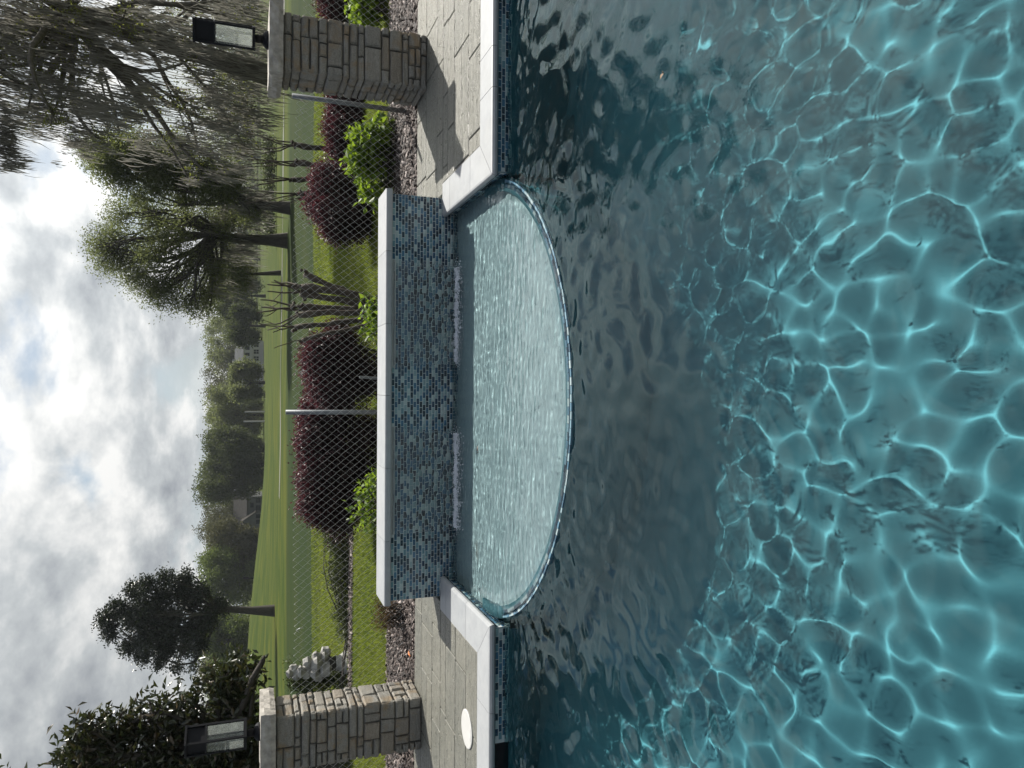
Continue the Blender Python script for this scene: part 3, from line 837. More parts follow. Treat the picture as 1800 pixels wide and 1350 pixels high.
# ------------------------------------------------------------------ chain-link fence
FY = 7.62
def build_fence():
    f = empty('chain_link_fence', (0, FY, 0), 'low galvanised chain link fence without a top rail, running behind the pillars', 'fence')
    zg = lambda x: tz(x, FY)
    ztop = lambda x: 1.235 + .035*math.sin(x*.9 + .4) - .012*x + .012*math.sin(x*3.1)
    p = .0365; pz = .0455; V, Q = [], []; k = 0; n = 4; rad = .00115
    i = 0; x = -6.2
    circ = [(math.cos(2*math.pi*j/n + .4), math.sin(2*math.pi*j/n + .4)) for j in range(n)]
    g = np.random.default_rng(4)
    while x < 6.2:
        zt, zb = ztop(x), zg(x) + .02
        m = int((zt - zb)/pz) + 1
        j = np.arange(m); z = zt - j*pz
        xx = x + ((j + i) % 2)*p + g.normal(0, .0012, m)
        lean = .03*np.sin(x*.8)*(z - zb)
        yy = np.where((j + i) % 2 == 0, .0025, -.0025) + lean + g.normal(0, .001, m)
        # cut barb ends above the top knuckle
        if (i % 2) == 0: pass
        vs = np.stack([np.stack([xx + rad*1.0*cx2, yy + rad*cy2, z + rad*.5*cy2], -1) for cx2, cy2 in circ], 1).reshape(-1, 3)
        idx = np.arange(m*n).reshape(m, n)
        q = np.stack([idx[:-1], np.roll(idx, -1, 1)[:-1], np.roll(idx, -1, 1)[1:], idx[1:]], -1).reshape(-1, 4)
        V.append(vs); Q.append(q + k); k += m*n
        x += p; i += 1
    w = link('wire_mesh', np_mesh('wire_mesh', np.concatenate(V), np.concatenate(Q)), f, M_['wire']); tag(w, kind='stuff')
    posts = [(625, 700, FY + .06, 1.305), (1153, 720, FY + .05, 1.26), (37, 712, FY - .05, 1.24)]
    for (u, v, y, zt) in posts:
        x = atY(u, v, y).x
        MB().tube([(x, y - FY, zg(x) - .1), (x + .012, y - FY, zt)], .024, 14).build('line_post', M_['steel'], f, True)
    for xx in (-5.6, 5.4):
        MB().tube([(xx, .05, zg(xx) - .1), (xx, .05, 1.25)], .024, 14).build('line_post', M_['steel'], f, True)
    for (u, v) in ((948, 537), (968, 528), (690, 532), (1150, 533), (238, 526)):   # loose tie wires
        q = atY(u, v, FY - .02); q.y -= FY
        MB().tube([q, q + Vector((.03, -.01, .03)), q + Vector((.05, -.02, -.005)), q + Vector((.045, -.01, -.04))], .003, 5).build('tie_wire', M_['wire'], f)
    st = MB(); a = atY(687, 632, FY + .35); b = Vector((a.x - .03, a.y, .02))
    tag(st.tube([b, a], [.017, .015], 8).build('metal_stake', M_['steel'], None), 'short pale metal stake leaning in front of the dark purple hedge', 'stake')
build_fence()

# ------------------------------------------------------------------ bed: mulch, grass
def build_mulch():
    b = NB('bark_mulch')
    c = b.ramp(b.rand(True), [(0,(.022,.016,.014)),(.45,(.042,.031,.027)),(.72,(.085,.065,.056)),(.90,(.19,.155,.14)),(1,(.38,.33,.31))])
    b.set('Base Color', c); b.set('Roughness', .75); b.bump(b.noise(b.coord('Pos', (1,1,1)), 90, 3), .5, .004)
    bed = MB(); xs = np.linspace(-7, 7, 60)
    V, Q = [], []
    n = 26000
    X = rng.uniform(-6, 6, n); Y = DECK_Y + .01 + rng.random(n)**1.1 * 1.55
    keep = ~((X > PR[0]-.02) & (X < PR[1]+.02) & (Y < PR[3]) | (X > PL[0]-.02) & (X < PL[1]+.02) & (Y < PL[3]))
    X, Y = X[keep], Y[keep]; n = len(X)
    X2 = rng.uniform(-6, 0, 3500); Y2 = rng.uniform(12.0, 12.5, 3500); X = np.concatenate([X, X2]); Y = np.concatenate([Y, Y2]); n = len(X)
    Z = terrain(X, Y) + rng.random(n)*.035 + .004
    L = rng.uniform(.018, .085, n); Wd = L*rng.uniform(.25, .55, n); Hh = rng.uniform(.003, .009, n)
    az = rng.uniform(0, 6.28, n); el = rng.normal(0, .45, n)
    d = np.stack([np.cos(az)*np.cos(el), np.sin(az)*np.cos(el), np.sin(el)], -1)
    s = np.stack([-np.sin(az), np.cos(az), rng.normal(0, .35, n)], -1); s /= np.linalg.norm(s, axis=1, keepdims=True)
    up = np.cross(d, s)
    C = np.stack([X, Y, Z], -1)
    cor = []
    for (a, b_, c_) in ((-1,-1,0),(1,-.6,0),(1,.7,0),(-1,1,0),(-.85,-.8,1),(.85,-.5,1),(.85,.5,1),(-.85,.8,1)):
        cor.append(C + d*(L*a/2)[:,None] + s*(Wd*b_/2)[:,None] + up*(Hh*c_)[:,None])
    V = np.stack(cor, 1).reshape(-1, 3)
    f = np.array([(4,5,6,7),(0,1,5,4),(1,2,6,5),(2,3,7,6),(3,0,4,7)])
    Q = (np.arange(n)[:,None,None]*8 + f[None]).reshape(-1, 4)
    tag(link('mulch_chips', np_mesh('mulch_chips', V, Q), None, b.m), kind='stuff')
    # dark soil under the chips
    xs = np.linspace(-8, 8, 80); ys = np.linspace(DECK_Y - .01, DECK_Y + 1.6, 14); Xg, Yg = np.meshgrid(xs, ys)
    i = np.arange(Xg.size).reshape(Xg.shape); q = np.stack([i[:-1,:-1], i[:-1,1:], i[1:,1:], i[1:,:-1]], -1).reshape(-1,4)
    tag(link('mulch_bed_ground', np_mesh('mulch_bed_ground', np.stack([Xg, Yg, terrain(Xg, Yg) + .004 + .012*rng.random(Xg.shape)], -1), q), None, mat_simple('bed_soil', (.055,.040,.032), .95, var=.4, bump=.6)), kind='structure')
build_mulch()
def build_grass():
    m = mat_leaf('grass_blade', [(0,(.038,.066,.010)),(.45,(.072,.112,.016)),(.8,(.11,.148,.022)),(1,(.17,.17,.046))], .5, (.34,.42,.05), .6, .2, .65, .45)
    n = 190000
    Y = 8.65 + rng.random(n)**1.35 * 14.5; X = (rng.random(n) - .5) * 2 * (Y*.56 + .6)
    keep = ~((Y > 11.95) & (Y < 12.6) & (X < .2))
    X, Y = X[keep], Y[keep]; n = len(X)
    Z = terrain(X, Y); h = rng.uniform(.02, .055, n); w = rng.uniform(.003, .006, n) * (Y/9)
    az = rng.uniform(0, 6.28, n); lx, ly = rng.normal(0, .45, n)*h, rng.normal(0, .45, n)*h
    a = np.stack([X - np.cos(az)*w, Y - np.sin(az)*w, Z], -1); b_ = np.stack([X + np.cos(az)*w, Y + np.sin(az)*w, Z], -1); t = np.stack([X + lx, Y + ly, Z + h], -1)
    V = np.stack([a, b_, t], 1).reshape(-1, 3); T = np.arange(n*3).reshape(n, 3)
    tag(link('lawn_grass', np_mesh('lawn_grass', V, None, T), None, m), kind='stuff')
build_grass()

# ------------------------------------------------------------------ foliage helpers
def unit(v): return v / (np.linalg.norm(v, axis=-1, keepdims=True) + 1e-9)
def leaf_quads(C, D, size, aspect=.5, fold=.15, up_bias=0.0, g=rng):
    """leaf faces: a bent diamond of two quads-worth, base at C, pointing along D"""
    n = len(C); D = unit(D)
    ref = g.normal(size=(n, 3)); ref[:,2] += up_bias
    s = unit(np.cross(D, ref)); nm = np.cross(s, D)
    L = (size * g.uniform(.7, 1.25, n))[:,None]
    a = C; t = C + D*L - nm*L*fold*.6
    l = C + D*L*.45 - s*L*aspect*.5 + nm*L*fold; r = C + D*L*.45 + s*L*aspect*.5 + nm*L*fold
    V = np.stack([a, r, t, l], 1).reshape(-1, 3)
    i = np.arange(n)[:,None]*4
    T = np.concatenate([i + np.array([[0,1,2]]), i + np.array([[0,2,3]])], 0)
    return V, T
def blob_points(blobs, n, shell=.55, g=rng, squash=1.0):
    """points in a union of spheres, denser towards the outside"""
    bl = np.array(blobs, float); w = bl[:,3]**2.3; k = g.choice(len(bl), n, p=w/w.sum())
    d = unit(g.normal(size=(n, 3))); r = (shell + (1-shell)*g.random(n))*(.62 + .38*g.random(n))
    # lumpy surface
    lump = 1 + .16*np.sin(d[:,0]*7 + k) * np.sin(d[:,1]*6 + 2*k) + .10*np.sin(d[:,2]*11 + 3*k)
    P = bl[k,:3] + d * (bl[k,3]*r*lump)[:,None] * np.array([1, 1, squash])
    return P, d, k
def crown_mesh(blobs, n_clusters, per, leaf, spread, aspect=.5, shell=.5, g=rng, droop=.1, flat=.0, up=.6):
    P, d, k = blob_points(blobs, n_clusters, shell, g)
    C = np.repeat(P, per, 0) + g.normal(size=(n_clusters*per, 3)) * spread * np.array([1, 1, .8])
    D = np.repeat(d, per, 0)*.6 + g.normal(size=(n_clusters*per, 3))*.8; D[:,2] -= droop
    return (*leaf_quads(C, D, leaf, aspect, up_bias=up, g=g), P)
def limb(mb, a, b, r0, r1, sag=.0, wob=.12, n=6, sides=6, g=rnd):
    a, b = Vector(a), Vector(b); L = (b-a).length; pts, rs = [], []
    off = Vector((g.gauss(0,1), g.gauss(0,1), g.gauss(0,.5))) * wob * L
    for i in range(n+1):
        t = i/n; p = a.lerp(b, t) + off * math.sin(t*math.pi) + Vector((0,0,-sag*L*math.sin(t*math.pi)))
        p += Vector((g.gauss(0,1), g.gauss(0,1), g.gauss(0,1))) * L * .012 * (0 < i < n)
        pts.append(p); rs.append(r0 + (r1-r0)*t)
    mb.tube(pts, rs, sides, cap=False); return pts
def tree(name, label, cat, base, blobs, trunk_r, fork, leaf_mat, bark, n_clusters, per, leaf, spread, aspect=.5, shell=.5, group=None, seed=1, twigs=40, trunk_pts=None, droop=.1, moss=None, limbs=True):
    g = random.Random(seed); gn = np.random.default_rng(seed)
    base = Vector(base); root = empty(name, base, label, cat, group)
    loc = lambda p: Vector(p) - base
    mb = MB(); fork = Vector(fork)
    tp = [base + Vector((0,0,-.15))] + [Vector(q) for q in (trunk_pts or [])] + [fork]
    if not trunk_pts: tp.insert(1, base.lerp(fork, .5) + Vector((g.gauss(0,.12), g.gauss(0,.12), 0))*trunk_r*3)
    n = len(tp); mb.tube([loc(q) for q in tp], [trunk_r*1.45] + [trunk_r*(1 - .35*i/(n-1)) for i in range(1, n)], 9, cap=False)
    V, T, P = crown_mesh(blobs, n_clusters, per, leaf, spread, aspect, shell, gn, droop)
    if limbs:
        ends = []
        for (x, y, z, r) in blobs:
            s = fork if g.random() < .7 else Vector(tp[-2]).lerp(fork, .7)
            pts = limb(mb, loc(s), loc((x, y, z)), trunk_r*.36, trunk_r*.07, .03, .15, 7, 6, g); ends.append((Vector((x,y,z)), r, pts))
        pick = gn.choice(len(P), min(twigs, len(P)), replace=False)
        for k in pick:
            q = Vector(P[k]); e = min(ends, key=lambda e: (e[0]-q).length); s = e[2][g.choice((3,4,5,6))]
            limb(mb, s, loc(q), trunk_r*.13, trunk_r*.03, .02, .08, 4, 4, g)
    link('trunk', mb.mesh('trunk', True), root, bark)
    V = V - np.array(base)
    link('crown', np_mesh('crown', V, None, T), root, leaf_mat)
    if moss:
        link('hanging_moss', moss_mesh(moss, base, gn), root, M_['moss'])
    return root
def moss_mesh(clumps, base, g):
    """clumps: (x, y, z, radius, count, length); strands hang in tufts"""
    Vs, Qs, k = [], [], 0
    for (x, y, z, r, n, ln) in clumps:
        K = 13; nt_ = max(1, int(n*1.9) // K)
        c = np.array([x, y, z]) + g.normal(size=(nt_, 3))*np.array([r, r, r*.85])*.62
        c = np.repeat(c, K, 0); tl = np.repeat(ln*g.uniform(.22, .95, nt_), K)
        m = len(c); sz = (.025 + .07*tl)
        c = c + g.normal(size=(m, 3))*sz[:,None]*np.array([1.0, 1.0, 1.6])
        L = tl*g.uniform(.28, .85, m); w = g.uniform(.006, .016, m)*(1 if ln < 1.6 else 2.2)
        th = g.uniform(0, math.pi, m); side = np.stack([np.cos(th), np.sin(th), np.zeros(m)], -1)
        sway = np.stack([np.full(m, -.10) + g.normal(0, .08, m), g.normal(0, .08, m), -np.ones(m)], -1)
        cur = g.normal(0, .06, (m, 3)); cur[:,2] = 0
        rings = []
        for t, ww in ((0, .35), (.3, 1.0), (.65, .8), (1.0, .08)):
            p = c + sway*(L*t)[:,None] + cur*(L*math.sin(t*4))[:,None]
            rings += [p - side*(w*ww)[:,None], p + side*(w*ww)[:,None]]
        V = np.stack(rings, 1).reshape(-1, 3)
        f = np.array([(0,1,3,2),(2,3,5,4),(4,5,7,6)])
        Qs.append((np.arange(m)[:,None,None]*8 + f[None]).reshape(-1, 4) + k); Vs.append(V); k += len(V)
    return np_mesh('hanging_moss', np.concatenate(Vs) - np.array(base), np.concatenate(Qs))
def mat_moss():
    return mat_leaf('spanish_moss', [(0,(.11,.11,.10)),(.5,(.19,.185,.165)),(1,(.30,.285,.25))], .5, (.30,.29,.25), .9, .1, .4, .35)
M_['moss'] = mat_moss()
M_['bark_dark'] = mat_bark('dark_bark', (.030,.027,.023), (.075,.066,.055))
M_['bark_grey'] = mat_bark('grey_bark', (.06,.054,.045), (.15,.135,.11))
M_['bark_myrtle'] = mat_bark('smooth_bark', (.035,.029,.023), (.105,.088,.068), 11)
M_['lf_oak'] = mat_leaf('oak_leaf', [(0,(.042,.060,.028)),(.5,(.075,.096,.042)),(1,(.13,.145,.06))], .52, (.26,.30,.09), .5, .3, .35, .5)
M_['lf_spring'] = mat_leaf('spring_leaf', [(0,(.080,.095,.025)),(.5,(.13,.15,.036)),(1,(.20,.21,.055))], .5, (.32,.36,.06), .5, .3, .3, .5)
M_['lf_dark'] = mat_leaf('evergreen_leaf', [(0,(.008,.015,.010)),(.6,(.014,.024,.013)),(1,(.028,.038,.018))], .08, (.10,.14,.03), .35, .5, .2, .5)
M_['lf_mag'] = mat_leaf('magnolia_leaf', [(0,(.016,.026,.013)),(.55,(.028,.042,.018)),(.8,(.05,.05,.026)),(1,(.085,.058,.03))], .14, (.12,.15,.03), .28, .6, .1, 1.0)
M_['lf_purple'] = mat_leaf('purple_leaf', [(0,(.016,.013,.012)),(.45,(.032,.020,.021)),(.8,(.058,.026,.030)),(1,(.06,.055,.04))], .22, (.12,.02,.035), .45, .4, .15, 2.0)
M_['lf_red'] = mat_leaf('young_purple_leaf', [(0,(.028,.015,.017)),(.5,(.055,.021,.026)),(.85,(.095,.033,.040)),(1,(.17,.10,.095))], .26, (.24,.035,.06), .4, .5, .2, 2.0)
M_['lf_green'] = mat_leaf('bright_leaf', [(0,(.045,.095,.012)),(.5,(.085,.16,.018)),(1,(.15,.23,.03))], .5, (.36,.50,.03), .45, .4, .25, 5.0)
M_['lf_box'] = mat_leaf('hedge_leaf', [(0,(.020,.032,.014)),(.6,(.038,.055,.020)),(1,(.075,.090,.032))], .25, (.16,.20,.04), .45, .4, .2, 3.0)
M_['lf_olive'] = mat_leaf('far_olive_leaf', [(0,(.022,.034,.012)),(.5,(.040,.056,.018)),(1,(.072,.088,.029))], .3, (.15,.19,.04), .6, .2, .4, .22)
M_['lf_lime'] = mat_leaf('far_lime_leaf', [(0,(.045,.065,.018)),(.5,(.075,.105,.025)),(1,(.12,.15,.040))], .35, (.22,.30,.05), .6, .2, .4, .22)
M_['lf_brown'] = mat_leaf('far_brown_leaf', [(0,(.038,.042,.018)),(.5,(.062,.064,.027)),(1,(.095,.095,.038))], .3, (.16,.16,.05), .6, .2, .4, .22)

# ------------------------------------------------------------------ garden shrubs
def shrub(name, label, cat, blobs, mat, n, leaf, base, group=None, seed=1, aspect=.5, stems=8, spread=.05, per=5, shell=.55, extra=None):
    gn = np.random.default_rng(seed); g = random.Random(seed)
    base = Vector(base); root = empty(name, base, label, cat, group)
    V, T, P = crown_mesh(blobs, n, per, leaf, spread, aspect, shell, gn, .0)
    mb = MB()
    for _ in range(stems):
        q = Vector(P[gn.integers(len(P))]); s = base + Vector((g.gauss(0,.08), g.gauss(0,.06), 0))
        q.z = max(q.z, base.z + .1)
        limb(mb, s - base, q - base, .012, .004, -.05, .10, 5, 5, g)
    link('stems', mb.mesh('stems', True), root, M_['bark_dark'])
    link('foliage', np_mesh('foliage', V - np.array(base), None, T), root, mat)
    if extra is not None:
        V2, T2, _ = crown_mesh(extra[0], extra[1], per, leaf*1.05, spread, aspect, .7, gn, .0)
        link('young_foliage', np_mesh('young_foliage', V2 - np.array(base), None, T2), root, extra[2])
    return root
def pblob(u, v, Y, r_px):
    p = atY(u, v, Y); d = (p - EYE).dot(FWD); return (p.x, p.y, p.z, r_px*d/F_PX)
def pblobs(Y, lst, dy=.25, seed=0):
    g = random.Random(seed); out = []
    for (u, y_, v, r) in [(None, a, b, c) for (a, b, c) in lst]:
        b = list(pblob(1350 - y_, v, Y, r)); b[1] += g.uniform(-dy, dy)*b[3]*2; b[3] *= g.uniform(.82, 1.22); out.append(tuple(b))
    return out
M_['lf_black'] = mat_leaf('inner_leaf', [(0,(.012,.014,.010)),(1,(.03,.03,.018))], .15, (.05,.06,.02), .6, .3)
PUR = 'purple leaved shrubs beyond the fence'
def purple(label, Y, lst, n, seed):
    bl = pblobs(Y, lst, .15, seed); b = np.array(bl); bx = b[:,0].mean()
    top = [(x, y, z + r*.48, r*.62) for (x, y, z, r) in bl if z > b[:,2].mean() - .02]
    shrub('purple_shrub', label, 'shrub', bl, M_['lf_purple'], int(n*2.4), .032, (bx, Y, tz(bx, Y)), PUR, seed, .6, 10, .05, 6, .35, (top, int(n*.95), M_['lf_red']))
purple('round purple leaved bush with lawn beside it, nearest the mossy tree', 10.2, [(330,590,42),(375,600,44),(405,600,32),(345,635,36),(385,640,38),(310,580,28),(360,565,28)], 2300, 51)
purple('long wide purple hedge bush with red leaf tips behind the middle fence post', 9.8, [(745,590,60),(800,590,62),(850,592,58),(890,598,52),(915,600,40),(760,640,50),(820,640,50),(880,640,45),(905,572,30),(700,585,46),(725,575,44),(780,565,34),(840,566,34),(870,570,32),(735,562,32),(760,560,32),(800,560,32),(820,560,32),(890,562,30),(855,562,30)], 5200, 52)
purple('darker purple bush between the long hedge bush and the pruned trunks', 9.3, [(640,590,50),(680,595,48),(615,600,42),(660,640,45),(590,600,34),(615,570,28)], 2600, 53)
purple('purple bush behind the bright green shrub, beside the shaded pillar', 11.2, [(195,610,38),(230,612,40),(265,615,38),(170,612,34),(210,640,36),(290,622,26)], 2300, 54)
purple('small purple bush beyond the shaded pillar at the fence', 11.2, [(5,592,30),(30,596,28),(-30,592,34),(15,620,30),(-70,600,40)], 1500, 55)
GRN = 'leafy green shrubs at the fence'
def green(label, Y, lst, n, seed, dark, leaf=.085):
    bl = pblobs(Y, lst, .2, seed); dk = pblobs(Y + .1, dark, .2, seed + 1); b = np.array(bl + dk); bx = b[:,0].mean()
    root = shrub('leafy_shrub', label, 'shrub', bl, M_['lf_green'], n, leaf, (bx, Y, tz(bx, Y)), GRN, seed, .62, 9, .05, 4, .5)
    gn = np.random.default_rng(seed + 9); V, T, _ = crown_mesh(dk, max(40, n), 4, leaf*.8, .05, .55, .2, gn)
    link('inner_foliage', np_mesh('inner_foliage', V - np.array(root.location), None, T), root, M_['lf_box'])
green('large bright green broad leaved shrub between the wall end and the shaded pillar', 8.35, [(240,640,26),(275,635,24),(300,645,22),(225,665,20),(255,660,24),(345,665,18),(335,645,14),(290,620,14)], 300, 61, [(255,680,36),(295,685,34),(320,690,28),(225,690,24),(280,665,30)])
green('small bright green shrub peeking over the wall in front of the pruned trunks', 7.95, [(545,650,15),(530,648,12),(570,655,14),(590,655,10),(555,665,16)], 80, 62, [(560,680,20),(540,685,20),(585,685,16)], .07)
green('sprawling green shrub peeking over the wall in front of the long purple hedge', 8.0, [(880,640,10),(905,632,9),(860,648,9),(838,652,8),(912,618,6),(925,655,8),(895,652,9)], 62, 63, [(880,668,18),(910,668,16),(845,676,16),(820,674,14)], .07)
green('bright green shrub at the frame edge beyond the shaded pillar', 9.0, [(25,635,17),(15,625,14),(35,645,14),(-5,640,16)], 130, 64, [(15,660,26),(-15,665,26)])
# ------------------------------------------------------------------ low hedge and other bed plants
bl = pblobs(12.7, [(955,600,30),(985,605,28),(1015,602,28),(1045,608,26),(1075,604,27),(1105,610,22),(940,580,18),(1215,608,22),(1240,610,26),(1290,612,28),(1330,612,26)], .2, 71)
shrub('boxwood_hedge', 'low dark green clipped hedge in front of the bright fairway', 'hedge', bl, M_['lf_box'], 3000, .035, (np.mean([b[0] for b in bl]), 12.7, tz(-3, 12.7)), None, 71, .55, 14, .05, 6, .4)
bl = pblobs(7.75, [(1085,672,20),(1068,668,14),(1100,680,12),(1072,684,16)], .2, 72)
shrub('dry_shrub', 'straggly brown dry shrub at the end of the tiled wall', 'shrub', bl, mat_leaf('dry_leaf', [(0,(.06,.04,.025)),(1,(.16,.11,.06))], .3, (.2,.14,.06), .7, .2), 170, .035, (bl[0][0], 7.75, tz(bl[0][0], 7.75)), None, 72, .22, 16, .05, 5, .2)
bl = pblobs(13.2, [(1195,520,20),(1190,545,22),(1200,570,24),(1185,590,20),(1215,540,20),(1165,508,9),(1180,525,13),(1188,560,16),(1192,600,18)], .3, 73)
shrub('trailing_shrub', 'small leaved green shrub growing round the white rock ornament', 'shrub', bl, M_['lf_box'], 1100, .04, (bl[0][0], 13.2, tz(bl[0][0], 13.2)), None, 73, .6, 8, .05, 5, .3)

# ------------------------------------------------------------------ white rock ornament
def rock(mb, c, r, seed, sq=(1,1,.8)):
    g = np.random.default_rng(seed); n, m = 10, 6; vs = []; f = []
    ph = g.uniform(0, 6, 6)
    for j in range(m+1):
        th = math.pi*j/m
        for i in range(n):
            a = 2*math.pi*i/n; d = np.array([math.sin(th)*math.cos(a), math.sin(th)*math.sin(a), math.cos(th)])
            rr = r*(1 + .13*math.sin(d[0]*3+ph[0])*math.sin(d[1]*4+ph[1]) + .10*math.sin(d[2]*5+ph[2]) + .05*math.sin(d[0]*9+ph[3]))
            vs.append((c[0]+d[0]*rr*sq[0], c[1]+d[1]*rr*sq[1], c[2]+d[2]*rr*sq[2]))
    for j in range(m):
        for i in range(n): f.append((j*n+i, (j+1)*n+i, (j+1)*n+(i+1)%n, j*n+(i+1)%n))
    mb.add(vs, f)
def build_ornament():
    Y = 13.0; b = atY(1350-1162, 622, Y); b.z = tz(b.x, Y) - .01
    o = empty('rock_ornament', b, 'pile of rounded white rocks on a flared white stone base beside the cream sided pillar', 'ornament')
    m = mat_simple('white_rock', (.31,.305,.285), .85, var=.3, scale=7, bump=.7, bscale=30); dk = mat_simple('gap_shade', (.035,.033,.03), .8)
    k = 13.0*.945/F_PX
    P = lambda y_, v: atY(1350 - y_, v, Y) - b
    zt = P(1162, 590).z
    MB().lathe((0, 0, 0), [(.23,0),(.21,.03),(.15,zt*.5),(.12,zt*.85),(.13,zt)], 20).build('flared_base', m, o, True)
    MB().lathe((0, 0, zt), [(.12,0),(.11,.05),(.14,.11)], 20).build('gap_shade_drum', dk, o, True)  # shade of the gap under the rocks, put into a dark drum
    pts = [(1160,570,14),(1174,572,13),(1150,573,11),(1165,556,13),(1180,553,11),(1155,556,10),(1172,542,12),(1162,540,9),(1178,528,10),(1184,538,9),(1176,516,9),(1186,520,8),(1188,560,10),(1182,508,7)]
    for i, (y_, v, r) in enumerate(pts):
        q = P(y_, v); mb = MB(); g = random.Random(i)
        rock(mb, (0,0,0), r*k, 100 + i, (1.05, 1, .85)); mb.build('rock', m, o, False, (q.x, g.uniform(-.10, .10), q.z))
build_ornament()

# ------------------------------------------------------------------ pruned crape myrtles
def myrtle(label, Y, trunks, seed):
    """trunks: (base y, base v, top y, top v, base px radius, list of shoots (y, v))"""
    g = random.Random(seed)
    t0 = atY(1350 - trunks[0][0], trunks[0][1], Y); base = Vector((t0.x, Y, tz(t0.x, Y)))
    o = empty('pruned_tree', base, label, 'tree', 'hard pruned bare trees beyond the fence'); k = Y*.945/F_PX
    for i, (yb, vb, yt, vt, r, shoots) in enumerate(trunks):
        dy = g.uniform(-.25, .25)
        a = atY(1350 - yb, vb, Y); b = atY(1350 - yt, vt, Y + dy); a.z = min(a.z, base.z - .02); a.y = Y + dy*.2
        mb = MB(); r0 = r*k*.66
        n = 9; pts, rs = [], []
        bend = Vector((g.gauss(0,.03), g.gauss(0,.03), 0))
        for j in range(n+1):
            t = j/n; pts.append(a.lerp(b, t) + bend*math.sin(t*3.1) + Vector((g.gauss(0,.006), g.gauss(0,.006), 0)) - base); rs.append(r0*(1.1 - .35*t) * (1.35 if j == n-1 else 1.15 if j == n else 1) * g.uniform(.93, 1.07))
        mb.tube(pts, rs, 9)
        for _ in range(5): # burrs of the knuckle
            rock(mb, pts[-1] + Vector((g.gauss(0,1), g.gauss(0,1), g.gauss(0,1)))*r0*.7, r0*g.uniform(.45,.75), g.randrange(999))
        link('trunk', mb.mesh('trunk', True), o, M_['bark_myrtle'])
        sb = MB()
        for (ys, vs_) in shoots:
            e = atY(1350 - ys, vs_, Y + dy + g.uniform(-.3, .3)) - base; s = pts[-1] + Vector((g.gauss(0,1), g.gauss(0,1), 0))*r0*.5
            limb(sb, s, e, r0*.27, r0*.15, 0, .035, 6, 6, g)
            if g.random() < .6: limb(sb, s, s.lerp(e, g.uniform(.5,.8)) + Vector((g.gauss(0,.09), g.gauss(0,.09), 0)), r0*.16, r0*.09, 0, .05, 4, 4, g)
            if g.random() < .5: m_ = s.lerp(e, .55); limb(sb, m_, m_ + (e - s)*.35 + Vector((g.gauss(0,.08), g.gauss(0,.08), 0)), r0*.14, r0*.07, 0, .05, 3, 4, g)
        if shoots: link('shoots', sb.mesh('shoots', True), o, M_['bark_myrtle'])
    return o
myrtle('thick trunked tree pruned to stubs between the dark purple bush and open lawn', 9.0,
   [(535,664,480,535,9,[]), (538,664,505,530,11,[(493,482),(500,470)]), (545,664,515,528,10,[(512,470),(497,488)]), (552,664,542,525,11,[(540,460),(527,458),(550,452)]), (556,664,555,525,9,[(570,465),(580,470)]), (560,660,575,518,8,[(584,480),(568,455)]), (566,655,598,530,6,[(612,482)])], 81)
myrtle('slender pruned tree with long upright cut shoots behind the round purple bush', 12.2,
   [(262,640,255,522,8,[(236,450),(246,462),(262,432),(268,430)]), (285,640,285,520,8,[(280,435),(272,422),(292,425)]), (300,640,288,520,6,[(295,420)])], 82)
myrtle('pruned bare tree with splayed cut shoots, half hidden by the round purple bush', 11.8,
   [(318,640,315,512,7,[(314,424),(318,446),(330,430)]), (340,640,340,522,7,[(336,422),(350,432),(358,432)]), (352,640,348,528,5,[(357,472),(366,486)])], 83)

